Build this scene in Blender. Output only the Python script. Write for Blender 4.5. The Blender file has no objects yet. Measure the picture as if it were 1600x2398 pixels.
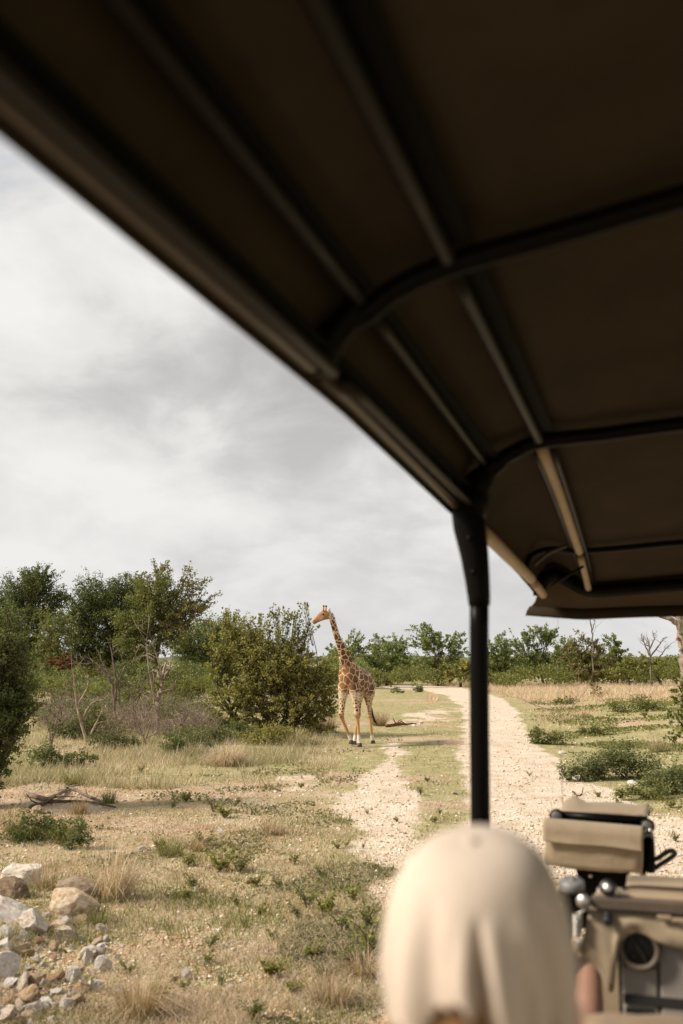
import bpy, bmesh, math, random
import numpy as np
from mathutils import Vector, Matrix

# ------------------------------------------------------------------ camera, sky, sun, exposure
SC = bpy.context.scene
COL = SC.collection
HC = 2.45                                  # eye height of the photographer standing in the vehicle
F = 2331.0                                 # focal length in photograph pixels (35 mm on 36 mm)
PITCH = math.atan((1550 - 1199) / F)
YAW = math.radians(17.1)                   # the vehicle heads this far right of the camera axis

cam = bpy.data.cameras.new('camera')
cam.sensor_fit = 'VERTICAL'; cam.sensor_height = 36; cam.sensor_width = 24; cam.lens = 35
cam.clip_start = 0.05; cam.clip_end = 8000
cam.dof.use_dof = True; cam.dof.focus_distance = 29.5; cam.dof.aperture_fstop = 2.4
camo = bpy.data.objects.new('camera', cam); COL.objects.link(camo)
camo.location = (0, 0, HC); camo.rotation_euler = (math.pi / 2 + PITCH, 0, 0)
SC.camera = camo

SUN_AZ = math.radians(-97); SUN_EL = math.radians(38)
sd = Vector((math.sin(SUN_AZ) * math.cos(SUN_EL), math.cos(SUN_AZ) * math.cos(SUN_EL), math.sin(SUN_EL)))
sun = bpy.data.lights.new('sun', 'SUN'); sun.energy = 4.8; sun.angle = math.radians(11); sun.color = (1.0, 0.885, 0.75)
suno = bpy.data.objects.new('sun', sun); COL.objects.link(suno)
suno.rotation_euler = (-sd).to_track_quat('-Z', 'Y').to_euler()

W = bpy.data.worlds.new('World'); SC.world = W; W.use_nodes = True
def build_world():
    nt = W.node_tree; nt.nodes.clear(); N = nt.nodes.new; L = nt.links.new
    out = N('ShaderNodeOutputWorld'); bg = N('ShaderNodeBackground'); bg.inputs[1].default_value = 0.086
    sky = N('ShaderNodeTexSky'); sky.sky_type = 'NISHITA'; sky.sun_disc = False
    sky.sun_elevation = SUN_EL; sky.sun_rotation = SUN_AZ; sky.dust_density = 2.0
    tc = N('ShaderNodeTexCoord'); sep = N('ShaderNodeSeparateXYZ'); L(tc.outputs['Generated'], sep.inputs[0])
    def math_(op, a, b=None, c=None, clamp=False):
        m = N('ShaderNodeMath'); m.operation = op; m.use_clamp = clamp
        for i, v in enumerate((a, b, c)):
            if v is None: continue
            if isinstance(v, (int, float)): m.inputs[i].default_value = v
            else: L(v, m.inputs[i])
        return m.outputs[0]
    zc = math_('MAXIMUM', sep.outputs[2], 0.0)
    zz = math_('ADD', zc, 0.38)
    px = math_('DIVIDE', sep.outputs[0], zz); py = math_('DIVIDE', sep.outputs[1], zz)
    comb = N('ShaderNodeCombineXYZ'); L(px, comb.inputs[0]); L(py, comb.inputs[1])
    def noise(scale, detail, rough, dist, off):
        mp = N('ShaderNodeMapping'); mp.inputs['Location'].default_value = off; L(comb.outputs[0], mp.inputs[0])
        n = N('ShaderNodeTexNoise'); n.inputs['Scale'].default_value = scale; n.inputs['Detail'].default_value = detail
        n.inputs['Roughness'].default_value = rough; n.inputs['Distortion'].default_value = dist
        L(mp.outputs[0], n.inputs['Vector']); return n.outputs[0]
    big = noise(1.35, 5, 0.5, 0.25, (3.1, 1.2, 0)); small = noise(4.2, 9, 0.58, 0.3, (7.3, 2.2, 4))
    dens = math_('ADD', math_('MULTIPLY', big, 0.6), math_('MULTIPLY', small, 0.4))
    ramp = N('ShaderNodeValToRGB'); L(dens, ramp.inputs[0]); e = ramp.color_ramp.elements
    e[0].position = 0.40; e[0].color = (4.7, 4.6, 4.5, 1); e[1].position = 0.62; e[1].color = (8.4, 8.25, 8.0, 1)
    m1 = e.new(0.465); m1.color = (5.7, 5.6, 5.48, 1); m2 = e.new(0.53); m2.color = (7.3, 7.15, 6.95, 1)
    # thin bright veil towards the horizon
    veil = N('ShaderNodeMix'); veil.data_type = 'RGBA'
    vf = math_('SUBTRACT', 0.85, math_('MULTIPLY', zc, 3.2), clamp=True)
    L(math_('MULTIPLY', vf, 0.8), veil.inputs[0]); L(ramp.outputs[0], veil.inputs[6]); veil.inputs[7].default_value = (7.5, 7.48, 7.4, 1)
    # gaps where the blue shows
    gap = math_('MULTIPLY', math_('SUBTRACT', noise(1.3, 8, 0.62, 0.4, (11.0, 5.0, 2)), 0.62, clamp=True), 6.0, clamp=True)
    mix = N('ShaderNodeMix'); mix.data_type = 'RGBA'; L(math_('MULTIPLY', gap, 0.7), mix.inputs[0])
    L(veil.outputs[2], mix.inputs[6]); L(sky.outputs[0], mix.inputs[7])
    L(mix.outputs[2], bg.inputs[0]); L(bg.outputs[0], out.inputs[0])
build_world()
vs = SC.view_settings
vs.view_transform = 'Standard'; vs.look = 'None'; vs.exposure = 0.33; vs.gamma = 1.0; vs.use_curve_mapping = False
SC.cycles.use_denoising = True
SC.cycles.max_bounces = 8; SC.cycles.transparent_max_bounces = 8; SC.cycles.caustics_reflective = False; SC.cycles.caustics_refractive = False

# ------------------------------------------------------------------ geometry of the place
CP, SP = math.cos(PITCH), math.sin(PITCH)
def ray(px, py):
    cx, cz = (px - 800) / F, -(py - 1199) / F
    v = np.array([cx, CP - cz * SP, SP + cz * CP]); return v / v[1]
def at(px, py, d):                         # a point d metres ahead
    r = ray(px, py) * d; return Vector((r[0], r[1], HC + r[2]))
def gnd(px, py):                           # the place on the ground seen there
    r = ray(px, py); d = HC / -r[2]; return (r[0] * d, d)
def veh(px, py, v):                        # vehicle coordinates (u right, v forward, z) on the cross plane v
    r = ray(px, py); c, s = math.cos(YAW), math.sin(YAW)
    u, w = c * r[0] - s * r[1], s * r[0] + c * r[1]
    return Vector((u * v / w, v, HC + r[2] * v / w))

def hash2(ix, iy, seed):
    h = (ix.astype(np.int64) * 374761393 + iy.astype(np.int64) * 668265263 + seed * 982451653) & 0x7fffffff
    h = ((h ^ (h >> 13)) * 1274126177) & 0x7fffffff
    return ((h ^ (h >> 16)) & 0xffff) / 65535.0
def vnoise(x, y, scale, seed=0):
    x = np.asarray(x, float) * scale; y = np.asarray(y, float) * scale
    ix, iy = np.floor(x), np.floor(y); fx, fy = x - ix, y - iy
    fx = fx * fx * (3 - 2 * fx); fy = fy * fy * (3 - 2 * fy)
    a, b = hash2(ix, iy, seed), hash2(ix + 1, iy, seed); c, d = hash2(ix, iy + 1, seed), hash2(ix + 1, iy + 1, seed)
    return (a * (1 - fx) + b * fx) * (1 - fy) + (c * (1 - fx) + d * fx) * fy
def fbm(x, y, scale, seed=0, o=4):
    r, a, t = 0, 1, 0
    for i in range(o): r = r + a * vnoise(x, y, scale * 2 ** i, seed + i * 7); t += a; a *= 0.5
    return r / t
def sstep(a, b, x): t = np.clip((x - a) / (b - a), 0, 1); return t * t * (3 - 2 * t)
def poly_sd(x, y, P):                      # signed distance to a polygon, positive inside
    x = np.asarray(x, float); y = np.asarray(y, float); d = np.full(x.shape, 1e9); ins = np.zeros(x.shape, bool)
    for (ax, ay), (bx, by) in zip(P, P[1:] + P[:1]):
        ex, ey = bx - ax, by - ay; t = np.clip(((x - ax) * ex + (y - ay) * ey) / (ex * ex + ey * ey + 1e-12), 0, 1)
        d = np.minimum(d, np.hypot(x - ax - t * ex, y - ay - t * ey))
        c = (ay > y) != (by > y); ins ^= c & (x < (bx - ax) * (y - ay) / (by - ay + 1e-12) + ax)
    return np.where(ins, d, -d)
def vw(u, v): c, s = math.cos(YAW), math.sin(YAW); return (u * c + v * s, -u * s + v * c)
ROAD = [q for p in [(900,1604),(960,1604),(1080,1611),(1150,1627),(1190,1642),(1212,1665),(1230,1700),(1262,1745),(1320,1790),(1400,1835),(1480,1870),(1560,1905),(1700,1965),'R',(930,2190),(870,2075),(1010,2010),(1080,1955),(1083,1850),(1078,1760),(1085,1700),(1080,1655),(1045,1630),(980,1616),(900,1612)] for q in ([vw(2.3, 9), vw(2.3, -40), vw(-1.3, -40), vw(-1.3, 3)] if p == 'R' else [gnd(*p)])]
TRACK = [gnd(*p) for p in [(900,1738),(945,1738),(958,1775),(950,1810),(975,1850),(1000,1900),(1060,1960),(1010,2020),(880,2090),(812,1990),(770,1925),(800,1870),(845,1820),(872,1775)]]
PATCH = [gnd(*p) for p in [(930,1668),(1080,1655),(1080,1690),(1010,1690),(900,1705)]]
BARE = [gnd(*p) for p in [(600,1800),(760,1815),(800,1870),(790,1930),(700,1880),(640,1850)]]
def masks(x, y):
    n = (fbm(x, y, 0.9, 3, 4) - 0.5)
    r = np.maximum(poly_sd(x, y, ROAD), 0 * x - 9) + n * 0.9
    t = poly_sd(x, y, TRACK) + n * 1.15 - .05
    p = poly_sd(x, y, PATCH) * 0.6 + n * 3.2 - 0.2
    b = poly_sd(x, y, BARE) * 0.6 + n * 1.6 - 0.25
    road = np.maximum.reduce([sstep(-0.35, 0.35, r), .95 * sstep(-0.3, 0.5, t), 0.7 * sstep(-0.3, 0.6, p), 0.6 * sstep(-0.3, 0.5, b)])
    right = sstep(0, 2, x - (0.17 * y + 1.0))                     # the grassy bank right of the road
    g = fbm(x, y, 0.45, 21, 4)
    left = 1 - sstep(-0.6, 0.6, x - (0.035 * y - 0.6))            # dry ground left of the tracks
    far = sstep(18, 26, y)
    green = np.clip(0.85 * right + (1 - right) * (1 - left) * 0.95 + left * (0.58 + 0.25 * far), 0, 1) * sstep(0.28, 0.6, g + 0.12)
    return road, np.clip(green, 0, 1)
MND = gnd(150, 1612)
def gz(x, y):
    x = np.asarray(x, float); y = np.asarray(y, float)
    r = np.hypot(x, y); near = sstep(3.0, 9.0, r) * (1 - sstep(150, 400, r))
    h = (fbm(x, y, 0.22, 5, 3) - 0.5) * 0.16 + (fbm(x, y, 1.3, 9, 2) - 0.5) * 0.05
    h = h * near
    m = np.exp(-(((x - MND[0] - 0.3) / 5.5) ** 2 + ((y - MND[1] - 3) / 5.0) ** 2)) * 0.85
    bank = sstep(0, 4, x - (0.20 * y + 1.4)) * sstep(10, 20, y) * (1 - sstep(60, 110, y)) * 0.22
    return h + m + bank
def gz1(x, y): return float(gz(np.array([x]), np.array([y]))[0])

# ------------------------------------------------------------------ materials
MATS = {}
class NT:
    def __init__(s, name):
        s.m = bpy.data.materials.new(name); s.m.use_nodes = True; s.t = s.m.node_tree; s.t.nodes.clear()
        s.out = s.n('ShaderNodeOutputMaterial'); MATS[name] = s.m
    def n(s, k, **kw):
        o = s.t.nodes.new(k)
        for a, b in kw.items(): setattr(o, a, b)
        return o
    def l(s, a, b): s.t.links.new(a, b)
    def put(s, v, sock):
        if hasattr(v, 'links'): s.l(v, sock)
        else: sock.default_value = (*v, 1) if isinstance(v, tuple) and len(v) == 3 and sock.type == 'RGBA' else v
    def pos(s, scale=(1, 1, 1)):
        tc = s.n('ShaderNodeTexCoord'); mp = s.n('ShaderNodeMapping'); mp.inputs['Scale'].default_value = scale
        s.l(tc.outputs['Object'], mp.inputs[0]); return mp.outputs[0]
    def noise(s, vec, scale, detail=3, rough=0.55, dist=0.0):
        n = s.n('ShaderNodeTexNoise'); s.l(vec, n.inputs['Vector'])
        n.inputs['Scale'].default_value = scale; n.inputs['Detail'].default_value = detail; n.inputs['Roughness'].default_value = rough; n.inputs['Distortion'].default_value = dist
        return n.outputs[0]
    def vor(s, vec, scale, feature='F1', rand=1.0):
        n = s.n('ShaderNodeTexVoronoi', feature=feature); s.l(vec, n.inputs['Vector']); n.inputs['Scale'].default_value = scale; n.inputs['Randomness'].default_value = rand
        return n
    def ramp(s, f, stops):
        r = s.n('ShaderNodeValToRGB'); s.l(f, r.inputs[0]); e = r.color_ramp.elements
        while len(e) < len(stops): e.new(0.5)
        for k, (p, c) in enumerate(stops): e[k].position = p; e[k].color = (*c, 1)
        return r.outputs[0]
    def mix(s, f, a, b, mode='MIX'):
        m = s.n('ShaderNodeMix', data_type='RGBA', blend_type=mode); s.put(f, m.inputs[0]); s.put(a, m.inputs[6]); s.put(b, m.inputs[7]); return m.outputs[2]
    def math(s, op, a, b=None, clamp=False):
        m = s.n('ShaderNodeMath', operation=op, use_clamp=clamp); s.put(a, m.inputs[0])
        if b is not None: s.put(b, m.inputs[1])
        return m.outputs[0]
    def attr(s, name): return s.n('ShaderNodeAttribute', attribute_name=name).outputs['Fac']
    def band(s, f, a, b): 
        m = s.n('ShaderNodeMapRange', interpolation_type='SMOOTHSTEP'); s.put(f, m.inputs[0]); m.inputs[1].default_value = a; m.inputs[2].default_value = b; return m.outputs[0]
    def bump(s, h, strength, dist):
        b = s.n('ShaderNodeBump'); s.l(h, b.inputs['Height']); b.inputs['Strength'].default_value = strength; b.inputs['Distance'].default_value = dist; return b.outputs[0]
    def bsdf(s, col, rough=0.8, spec=0.3, metal=0.0, normal=None, coat=0.0, sheen=0.0):
        p = s.n('ShaderNodeBsdfPrincipled'); s.put(col, p.inputs['Base Color']); s.put(rough, p.inputs['Roughness'])
        p.inputs['Specular IOR Level'].default_value = spec; p.inputs['Metallic'].default_value = metal; p.inputs['Coat Weight'].default_value = coat; p.inputs['Sheen Weight'].default_value = sheen
        if normal is not None: s.l(normal, p.inputs['Normal'])
        s.l(p.outputs[0], s.out.inputs[0]); return p

def m_ground():
    t = NT('ground'); v = t.pos()
    n1 = t.noise(v, 0.75, 6, 0.68); n2 = t.noise(v, 5.0, 4, 0.6); n3 = t.noise(v, 38, 3, 0.6)
    soil = t.ramp(n1, [(0.32, (0.31, 0.21, 0.135)), (0.43, (0.47, 0.365, 0.27)), (0.52, (0.40, 0.265, 0.16)), (0.6, (0.50, 0.40, 0.30)), (0.72, (0.37, 0.285, 0.195))])
    soil = t.mix(t.math('MULTIPLY', t.band(n2, 0.47, 0.62), 0.7), soil, (0.56, 0.455, 0.34))
    soil = t.mix(t.band(n3, 0.52, 0.7), soil, (0.22, 0.145, 0.08))
    c = t.vor(v, 34); peb = t.n('ShaderNodeSeparateColor'); t.l(c.outputs['Color'], peb.inputs[0])
    pebc = t.ramp(peb.outputs[0], [(0.0, (0.42, 0.29, 0.17)), (0.45, (0.58, 0.44, 0.30)), (0.75, (0.68, 0.56, 0.43)), (1.0, (0.78, 0.71, 0.62))])
    pmask = t.math('MULTIPLY', t.band(c.outputs['Distance'], 0.62, 0.35), t.band(peb.outputs[1], 0.55, 0.75))
    soil = t.mix(pmask, soil, pebc)
    c2 = t.vor(v, 13); pb2 = t.n('ShaderNodeSeparateColor'); t.l(c2.outputs['Color'], pb2.inputs[0])
    soil = t.mix(t.math('MULTIPLY', t.band(t.noise(v, 0.9, 4, 0.6), 0.47, 0.6), 0.4), soil, (0.44, 0.27, 0.14))
    soil = t.mix(t.math('MULTIPLY', t.band(c2.outputs['Distance'], 0.42, 0.3), t.band(pb2.outputs[1], 0.72, 0.8)), soil, t.ramp(pb2.outputs[0], [(0.0, (0.40, 0.25, 0.13)), (0.5, (0.60, 0.47, 0.34)), (1.0, (0.72, 0.64, 0.54))]))
    g2 = t.noise(v, 1.6, 5, 0.65)
    grav = t.ramp(g2, [(0.3, (0.50, 0.385, 0.275)), (0.47, (0.63, 0.53, 0.42)), (0.62, (0.71, 0.63, 0.535))])
    grav = t.mix(t.math('MULTIPLY', t.band(c.outputs['Distance'], 0.7, 0.3), 0.65), grav, pebc)
    grav = t.mix(t.math('MULTIPLY', t.band(n3, 0.56, 0.72), 0.55), grav, (0.36, 0.25, 0.15))
    road = t.attr('road'); rf = t.band(t.math('ADD', road, t.math('MULTIPLY', t.math('SUBTRACT', n2, 0.5), 0.9)), 0.3, 0.7)
    gn = t.noise(v, 2.4, 6, 0.7)
    grn = t.ramp(gn, [(0.35, (0.23, 0.225, 0.09)), (0.5, (0.335, 0.315, 0.145)), (0.68, (0.48, 0.42, 0.245))])
    green = t.attr('green'); gf = t.band(t.math('ADD', green, t.math('MULTIPLY', t.math('SUBTRACT', n2, 0.5), 1.3)), 0.35, 0.85)
    col = t.mix(t.math('MULTIPLY', gf, 0.85), soil, grn); col = t.mix(rf, col, grav)
    h = t.math('ADD', t.math('MULTIPLY', n3, 0.6), t.math('MULTIPLY', t.band(c.outputs['Distance'], 0.6, 0.1), 0.8))
    t.bsdf(col, 0.95, 0.1, normal=t.bump(h, 0.7, 0.03))
m_ground()
def m_leaf(name, cols, trans=0.42, rough=0.6):
    t = NT(name); g = t.n('ShaderNodeNewGeometry')
    c = t.ramp(g.outputs['Random Per Island'], [(i / (len(cols) - 1), k) for i, k in enumerate(cols)])
    d = t.n('ShaderNodeBsdfPrincipled'); t.l(c, d.inputs['Base Color']); d.inputs['Roughness'].default_value = rough; d.inputs['Specular IOR Level'].default_value = 0.25
    tr = t.n('ShaderNodeBsdfTranslucent'); t.l(t.mix(1.0, c, (1.0, 1.0, 0.55), 'MULTIPLY'), tr.inputs[0])
    m = t.n('ShaderNodeMixShader'); m.inputs[0].default_value = trans; t.l(d.outputs[0], m.inputs[1]); t.l(tr.outputs[0], m.inputs[2]); t.l(m.outputs[0], t.out.inputs[0])
m_leaf('leaf_dark', [(0.065, 0.09, 0.029), (0.123, 0.152, 0.051), (0.181, 0.203, 0.072)])
m_leaf('leaf_mid', [(0.098, 0.119, 0.035), (0.182, 0.203, 0.063), (0.28, 0.28, 0.098)])
m_leaf('leaf_olive', [(0.15, 0.15, 0.042), (0.28, 0.26, 0.085), (0.43, 0.38, 0.145)])
m_leaf('leaf_yellow', [(0.15, 0.163, 0.044), (0.25, 0.256, 0.075), (0.375, 0.338, 0.125)])
m_leaf('leaf_brown', [(0.12, 0.105, 0.035), (0.21, 0.185, 0.075), (0.30, 0.265, 0.12)])
m_leaf('leaf_rust', [(0.12, 0.045, 0.015), (0.21, 0.083, 0.03), (0.225, 0.12, 0.053)])
m_leaf('leaf_far', [(0.117, 0.164, 0.054), (0.217, 0.263, 0.09), (0.344, 0.362, 0.145)])
m_leaf('leaf_bluegreen', [(0.085, 0.11, 0.042), (0.16, 0.185, 0.075), (0.24, 0.25, 0.115)])
m_leaf('leaf_greygreen', [(0.10, 0.115, 0.06), (0.17, 0.175, 0.09), (0.26, 0.24, 0.13)])
m_leaf('leaf_deep', [(0.03, 0.042, 0.018), (0.055, 0.07, 0.03), (0.085, 0.10, 0.045)])
m_leaf('blade_green', [(0.13, 0.145, 0.045), (0.235, 0.23, 0.085), (0.37, 0.33, 0.15)], 0.3)
m_leaf('blade_dry', [(0.32, 0.22, 0.13), (0.47, 0.355, 0.23), (0.62, 0.50, 0.36)], 0.25)
m_leaf('blade_pale', [(0.50, 0.38, 0.265), (0.62, 0.495, 0.37), (0.72, 0.61, 0.49)], 0.25)
m_leaf('blade_blond', [(0.50, 0.36, 0.24), (0.64, 0.49, 0.36), (0.76, 0.63, 0.50)], 0.25)
m_leaf('blade_grey', [(0.25, 0.235, 0.13), (0.42, 0.375, 0.23), (0.64, 0.545, 0.38)], 0.25)
def m_bark(name, a, b, scale=9):
    t = NT(name); v = t.pos((1, 1, 0.25)); n = t.noise(v, scale, 6, 0.65, 0.3)
    t.bsdf(t.ramp(n, [(0.35, a), (0.65, b)]), 0.9, 0.15, normal=t.bump(n, 0.7, 0.03))
m_bark('bark', (0.045, 0.032, 0.022), (0.14, 0.10, 0.07)); m_bark('bark_pale', (0.16, 0.12, 0.085), (0.40, 0.32, 0.24)); m_bark('bark_grey', (0.09, 0.07, 0.055), (0.27, 0.21, 0.16))
def m_rock(name, cols):
    t = NT(name); v = t.pos(); n = t.noise(v, 4.5, 8, 0.62, 0.4); f = t.noise(v, 40, 4, 0.7); g = t.n('ShaderNodeObjectInfo')
    c = t.ramp(t.math('ADD', n, t.math('MULTIPLY', t.math('SUBTRACT', g.outputs['Random'], 0.5), 0.22)), cols)
    c = t.mix(t.math('MULTIPLY', t.band(f, 0.55, 0.72), 0.5), c, (0.34, 0.24, 0.16))
    t.bsdf(c, 0.9, 0.2, normal=t.bump(t.math('ADD', n, t.math('MULTIPLY', f, 0.35)), 0.9, 0.05))
m_rock('rock_pale', [(0.3, (0.48, 0.33, 0.20)), (0.42, (0.64, 0.54, 0.43)), (0.52, (0.72, 0.66, 0.58)), (0.7, (0.80, 0.77, 0.72))])
m_rock('rock_tan', [(0.3, (0.30, 0.17, 0.08)), (0.46, (0.46, 0.31, 0.18)), (0.6, (0.58, 0.45, 0.31)), (0.75, (0.66, 0.57, 0.46))])
m_rock('rock_dark', [(0.3, (0.15, 0.10, 0.06)), (0.5, (0.28, 0.20, 0.13)), (0.7, (0.42, 0.34, 0.25))])
def m_pebble():
    t = NT('pebble'); g = t.n('ShaderNodeNewGeometry')
    t.bsdf(t.ramp(g.outputs['Random Per Island'], [(0, (0.36, 0.22, 0.11)), (0.35, (0.52, 0.38, 0.24)), (0.7, (0.66, 0.55, 0.42)), (1, (0.76, 0.71, 0.64))]), 0.9, 0.15)
m_pebble()
def m_giraffe():
    t = NT('giraffe_coat'); v = t.pos(); leg = t.attr('leg'); head = t.attr('head'); white = t.attr('white'); belly = t.attr('belly')
    w = t.n('ShaderNodeVectorMath', operation='ADD'); nz = t.n('ShaderNodeTexNoise'); t.l(v, nz.inputs['Vector']); nz.inputs['Scale'].default_value = 7; nz.inputs['Detail'].default_value = 3
    sc = t.n('ShaderNodeVectorMath', operation='SCALE'); t.l(nz.outputs['Color'], sc.inputs[0]); sc.inputs['Scale'].default_value = 0.05
    t.l(v, w.inputs[0]); t.l(sc.outputs[0], w.inputs[1])
    def patches(scale, a, b):
        e = t.vor(w.outputs[0], scale, 'DISTANCE_TO_EDGE', 0.9); return t.band(e.outputs['Distance'], a, b)
    big = patches(4.7, 0.035, 0.065); neck = patches(6.6, 0.05, 0.09); sm = patches(12.5, 0.13, 0.2)
    nk = t.attr('neck'); p = t.mix(nk, big, neck); p = t.mix(leg, p, sm)
    p = t.math('MULTIPLY', p, t.math('SUBTRACT', 1.0, white)); p = t.math('MULTIPLY', p, t.math('SUBTRACT', 1.0, head))
    n = t.noise(v, 6, 4); brown = t.ramp(n, [(0.3, (0.065, 0.027, 0.010)), (0.55, (0.115, 0.048, 0.017)), (0.75, (0.175, 0.077, 0.027))])
    chest = t.attr('chest'); brown = t.mix(t.math('MULTIPLY', chest, 0.5), brown, (0.40, 0.19, 0.07))
    cream = t.mix(white, (0.62, 0.46, 0.29), (0.68, 0.59, 0.48)); cream = t.mix(head, cream, (0.33, 0.155, 0.055))
    tan = t.attr('tan'); cream = t.mix(tan, cream, (0.48, 0.27, 0.11))
    col = t.mix(p, cream, brown)
    f = t.noise(v, 120, 2); col = t.mix(t.math('MULTIPLY', t.band(f, 0.45, 0.7), 0.2), col, (0.2, 0.12, 0.06))
    t.bsdf(col, 0.75, 0.2, normal=t.bump(f, 0.25, 0.01), sheen=0.15)
m_giraffe()
def plain(name, col, rough=0.7, spec=0.3, metal=0.0, noise=0.0, scale=30, coat=0.0, bump=0.0):
    t = NT(name); v = t.pos(); n = t.noise(v, scale, 4, 0.6)
    c = t.mix(t.math('MULTIPLY', t.band(n, 0.4, 0.7), noise), col, tuple(min(1, k * 1.8 + 0.02) for k in col)) if noise else col
    t.bsdf(c, rough, spec, metal, t.bump(n, bump, 0.004) if bump else None, coat)
plain('hoof', (0.05, 0.035, 0.025), 0.6, noise=0.3); plain('eye_black', (0.01, 0.008, 0.006), 0.15, 0.6); plain('mane_hair', (0.05, 0.022, 0.01), 0.8, noise=0.4); plain('tail_hair', (0.012, 0.009, 0.008), 0.7)
plain('ear_fur', (0.62, 0.54, 0.44), 0.8, noise=0.2); plain('horn_fur', (0.42, 0.20, 0.07), 0.8, noise=0.2)
def m_canvas(name, a, b, weave=700, spec=0.15, sheen=0.1):
    t = NT(name); v = t.pos(); n = t.noise(v, 3.5, 6, 0.6, 0.3); w1 = t.noise(v, weave, 1, 0.5); w2 = t.noise(v, 22, 4, 0.6, 0.6)
    c = t.mix(t.math('MULTIPLY', t.band(w2, 0.5, 0.75), 0.25), t.ramp(n, [(0.35, a), (0.65, b)]), tuple(k * 0.6 for k in a))
    t.bsdf(c, 0.9, spec, normal=t.bump(t.math('ADD', t.math('MULTIPLY', w1, 0.3), w2), 0.35, 0.006), sheen=sheen)
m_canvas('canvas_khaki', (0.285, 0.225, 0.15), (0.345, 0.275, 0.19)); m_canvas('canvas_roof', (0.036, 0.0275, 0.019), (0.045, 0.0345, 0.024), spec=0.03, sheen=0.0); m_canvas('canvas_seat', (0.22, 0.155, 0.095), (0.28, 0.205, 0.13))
m_canvas('canvas_lit', (0.075, 0.055, 0.036), (0.09, 0.066, 0.045)); m_canvas('cap_cotton', (0.54, 0.455, 0.38), (0.59, 0.505, 0.425)); plain('strap_lit', (0.30, 0.225, 0.15), 0.6, 0.3, noise=0.15, scale=8); plain('strap_shaded', (0.036, 0.026, 0.016), 0.42, 0.3, noise=0.15, scale=8); plain('rail_brown', (0.009, 0.0075, 0.006), 0.42, 0.10, noise=0.05, scale=8); m_canvas('shirt_cloth', (0.40, 0.36, 0.30), (0.46, 0.42, 0.35)); m_canvas('uniform_cloth', (0.26, 0.22, 0.15), (0.32, 0.27, 0.19))
plain('frame_black', (0.004, 0.0037, 0.0034), 0.36, 0.06, noise=0.02, scale=14, bump=0.1); plain('shade_black', (0.005, 0.0045, 0.004), 0.8, 0.05); plain('rubber_black', (0.012, 0.012, 0.014), 0.45, 0.4); plain('steel', (0.5, 0.48, 0.45), 0.42, 0.5, 1.0, noise=0.15)
plain('bolt_grey', (0.10, 0.09, 0.08), 0.5, 0.4, noise=0.3); plain('body_khaki', (0.36, 0.28, 0.185), 0.6, 0.25, noise=0.1, scale=5); plain('bar_brown', (0.105, 0.082, 0.062), 0.55, 0.3, noise=0.15)
plain('dash_grey', (0.27, 0.25, 0.22), 0.65, 0.3, noise=0.08, scale=200, bump=0.15); plain('dash_dark', (0.03, 0.028, 0.026), 0.6, 0.3); plain('cord_navy', (0.012, 0.012, 0.022), 0.6)
plain('hinge_grey', (0.20, 0.20, 0.20), 0.4, 0.5, noise=0.2); plain('glass_dark', (0.02, 0.02, 0.02), 0.1, 0.5)
plain('skin_light', (0.55, 0.33, 0.22), 0.55, 0.35, noise=0.08, scale=12); plain('skin_brown', (0.27, 0.15, 0.105), 0.5, 0.35, noise=0.1, scale=12)
plain('hair_golden', (0.20, 0.11, 0.045), 0.6, 0.3, noise=0.6, scale=60, bump=0.3); plain('hair_dark', (0.02, 0.014, 0.01), 0.6, 0.3); plain('tyre', (0.02, 0.019, 0.018), 0.85, 0.2, noise=0.3)

# ------------------------------------------------------------------ mesh helpers
def tagit(o, label=None, cat=None, group=None, kind=None):
    for k, v in (('label', label), ('category', cat), ('group', group), ('kind', kind)):
        if v: o[k] = v
    return o
def empty(name, loc=(0, 0, 0), rz=0.0, label=None, cat=None, group=None):
    o = bpy.data.objects.new(name, None); o.empty_display_size = 0.2; COL.objects.link(o); o.location = loc; o.rotation_euler = (0, 0, rz)
    return tagit(o, label, cat, group)
def mesh_np(name, V, faces_list, mat):
    """faces_list: list of int arrays (n,k)"""
    me = bpy.data.meshes.new(name); V = np.asarray(V, np.float32).reshape(-1, 3); me.vertices.add(len(V)); me.vertices.foreach_set('co', V.ravel())
    fl = [np.asarray(f, np.int32) for f in faces_list if len(f)]
    ks = np.concatenate([np.full(len(f), f.shape[1], np.int32) for f in fl]); idx = np.concatenate([f.ravel() for f in fl])
    me.loops.add(len(idx)); me.loops.foreach_set('vertex_index', idx); me.polygons.add(len(ks))
    st = np.zeros(len(ks), np.int32); st[1:] = np.cumsum(ks)[:-1]; me.polygons.foreach_set('loop_start', st); me.polygons.foreach_set('loop_total', ks)
    me.update(calc_edges=True); me.validate(); me.materials.append(MATS[mat]); return me
def link(name, me, parent=None, loc=None, smooth=False):
    o = bpy.data.objects.new(name, me); COL.objects.link(o); o.parent = parent
    if loc is not None: o.location = loc
    if smooth: me.polygons.foreach_set('use_smooth', np.ones(len(me.polygons), bool))
    return o
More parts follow.
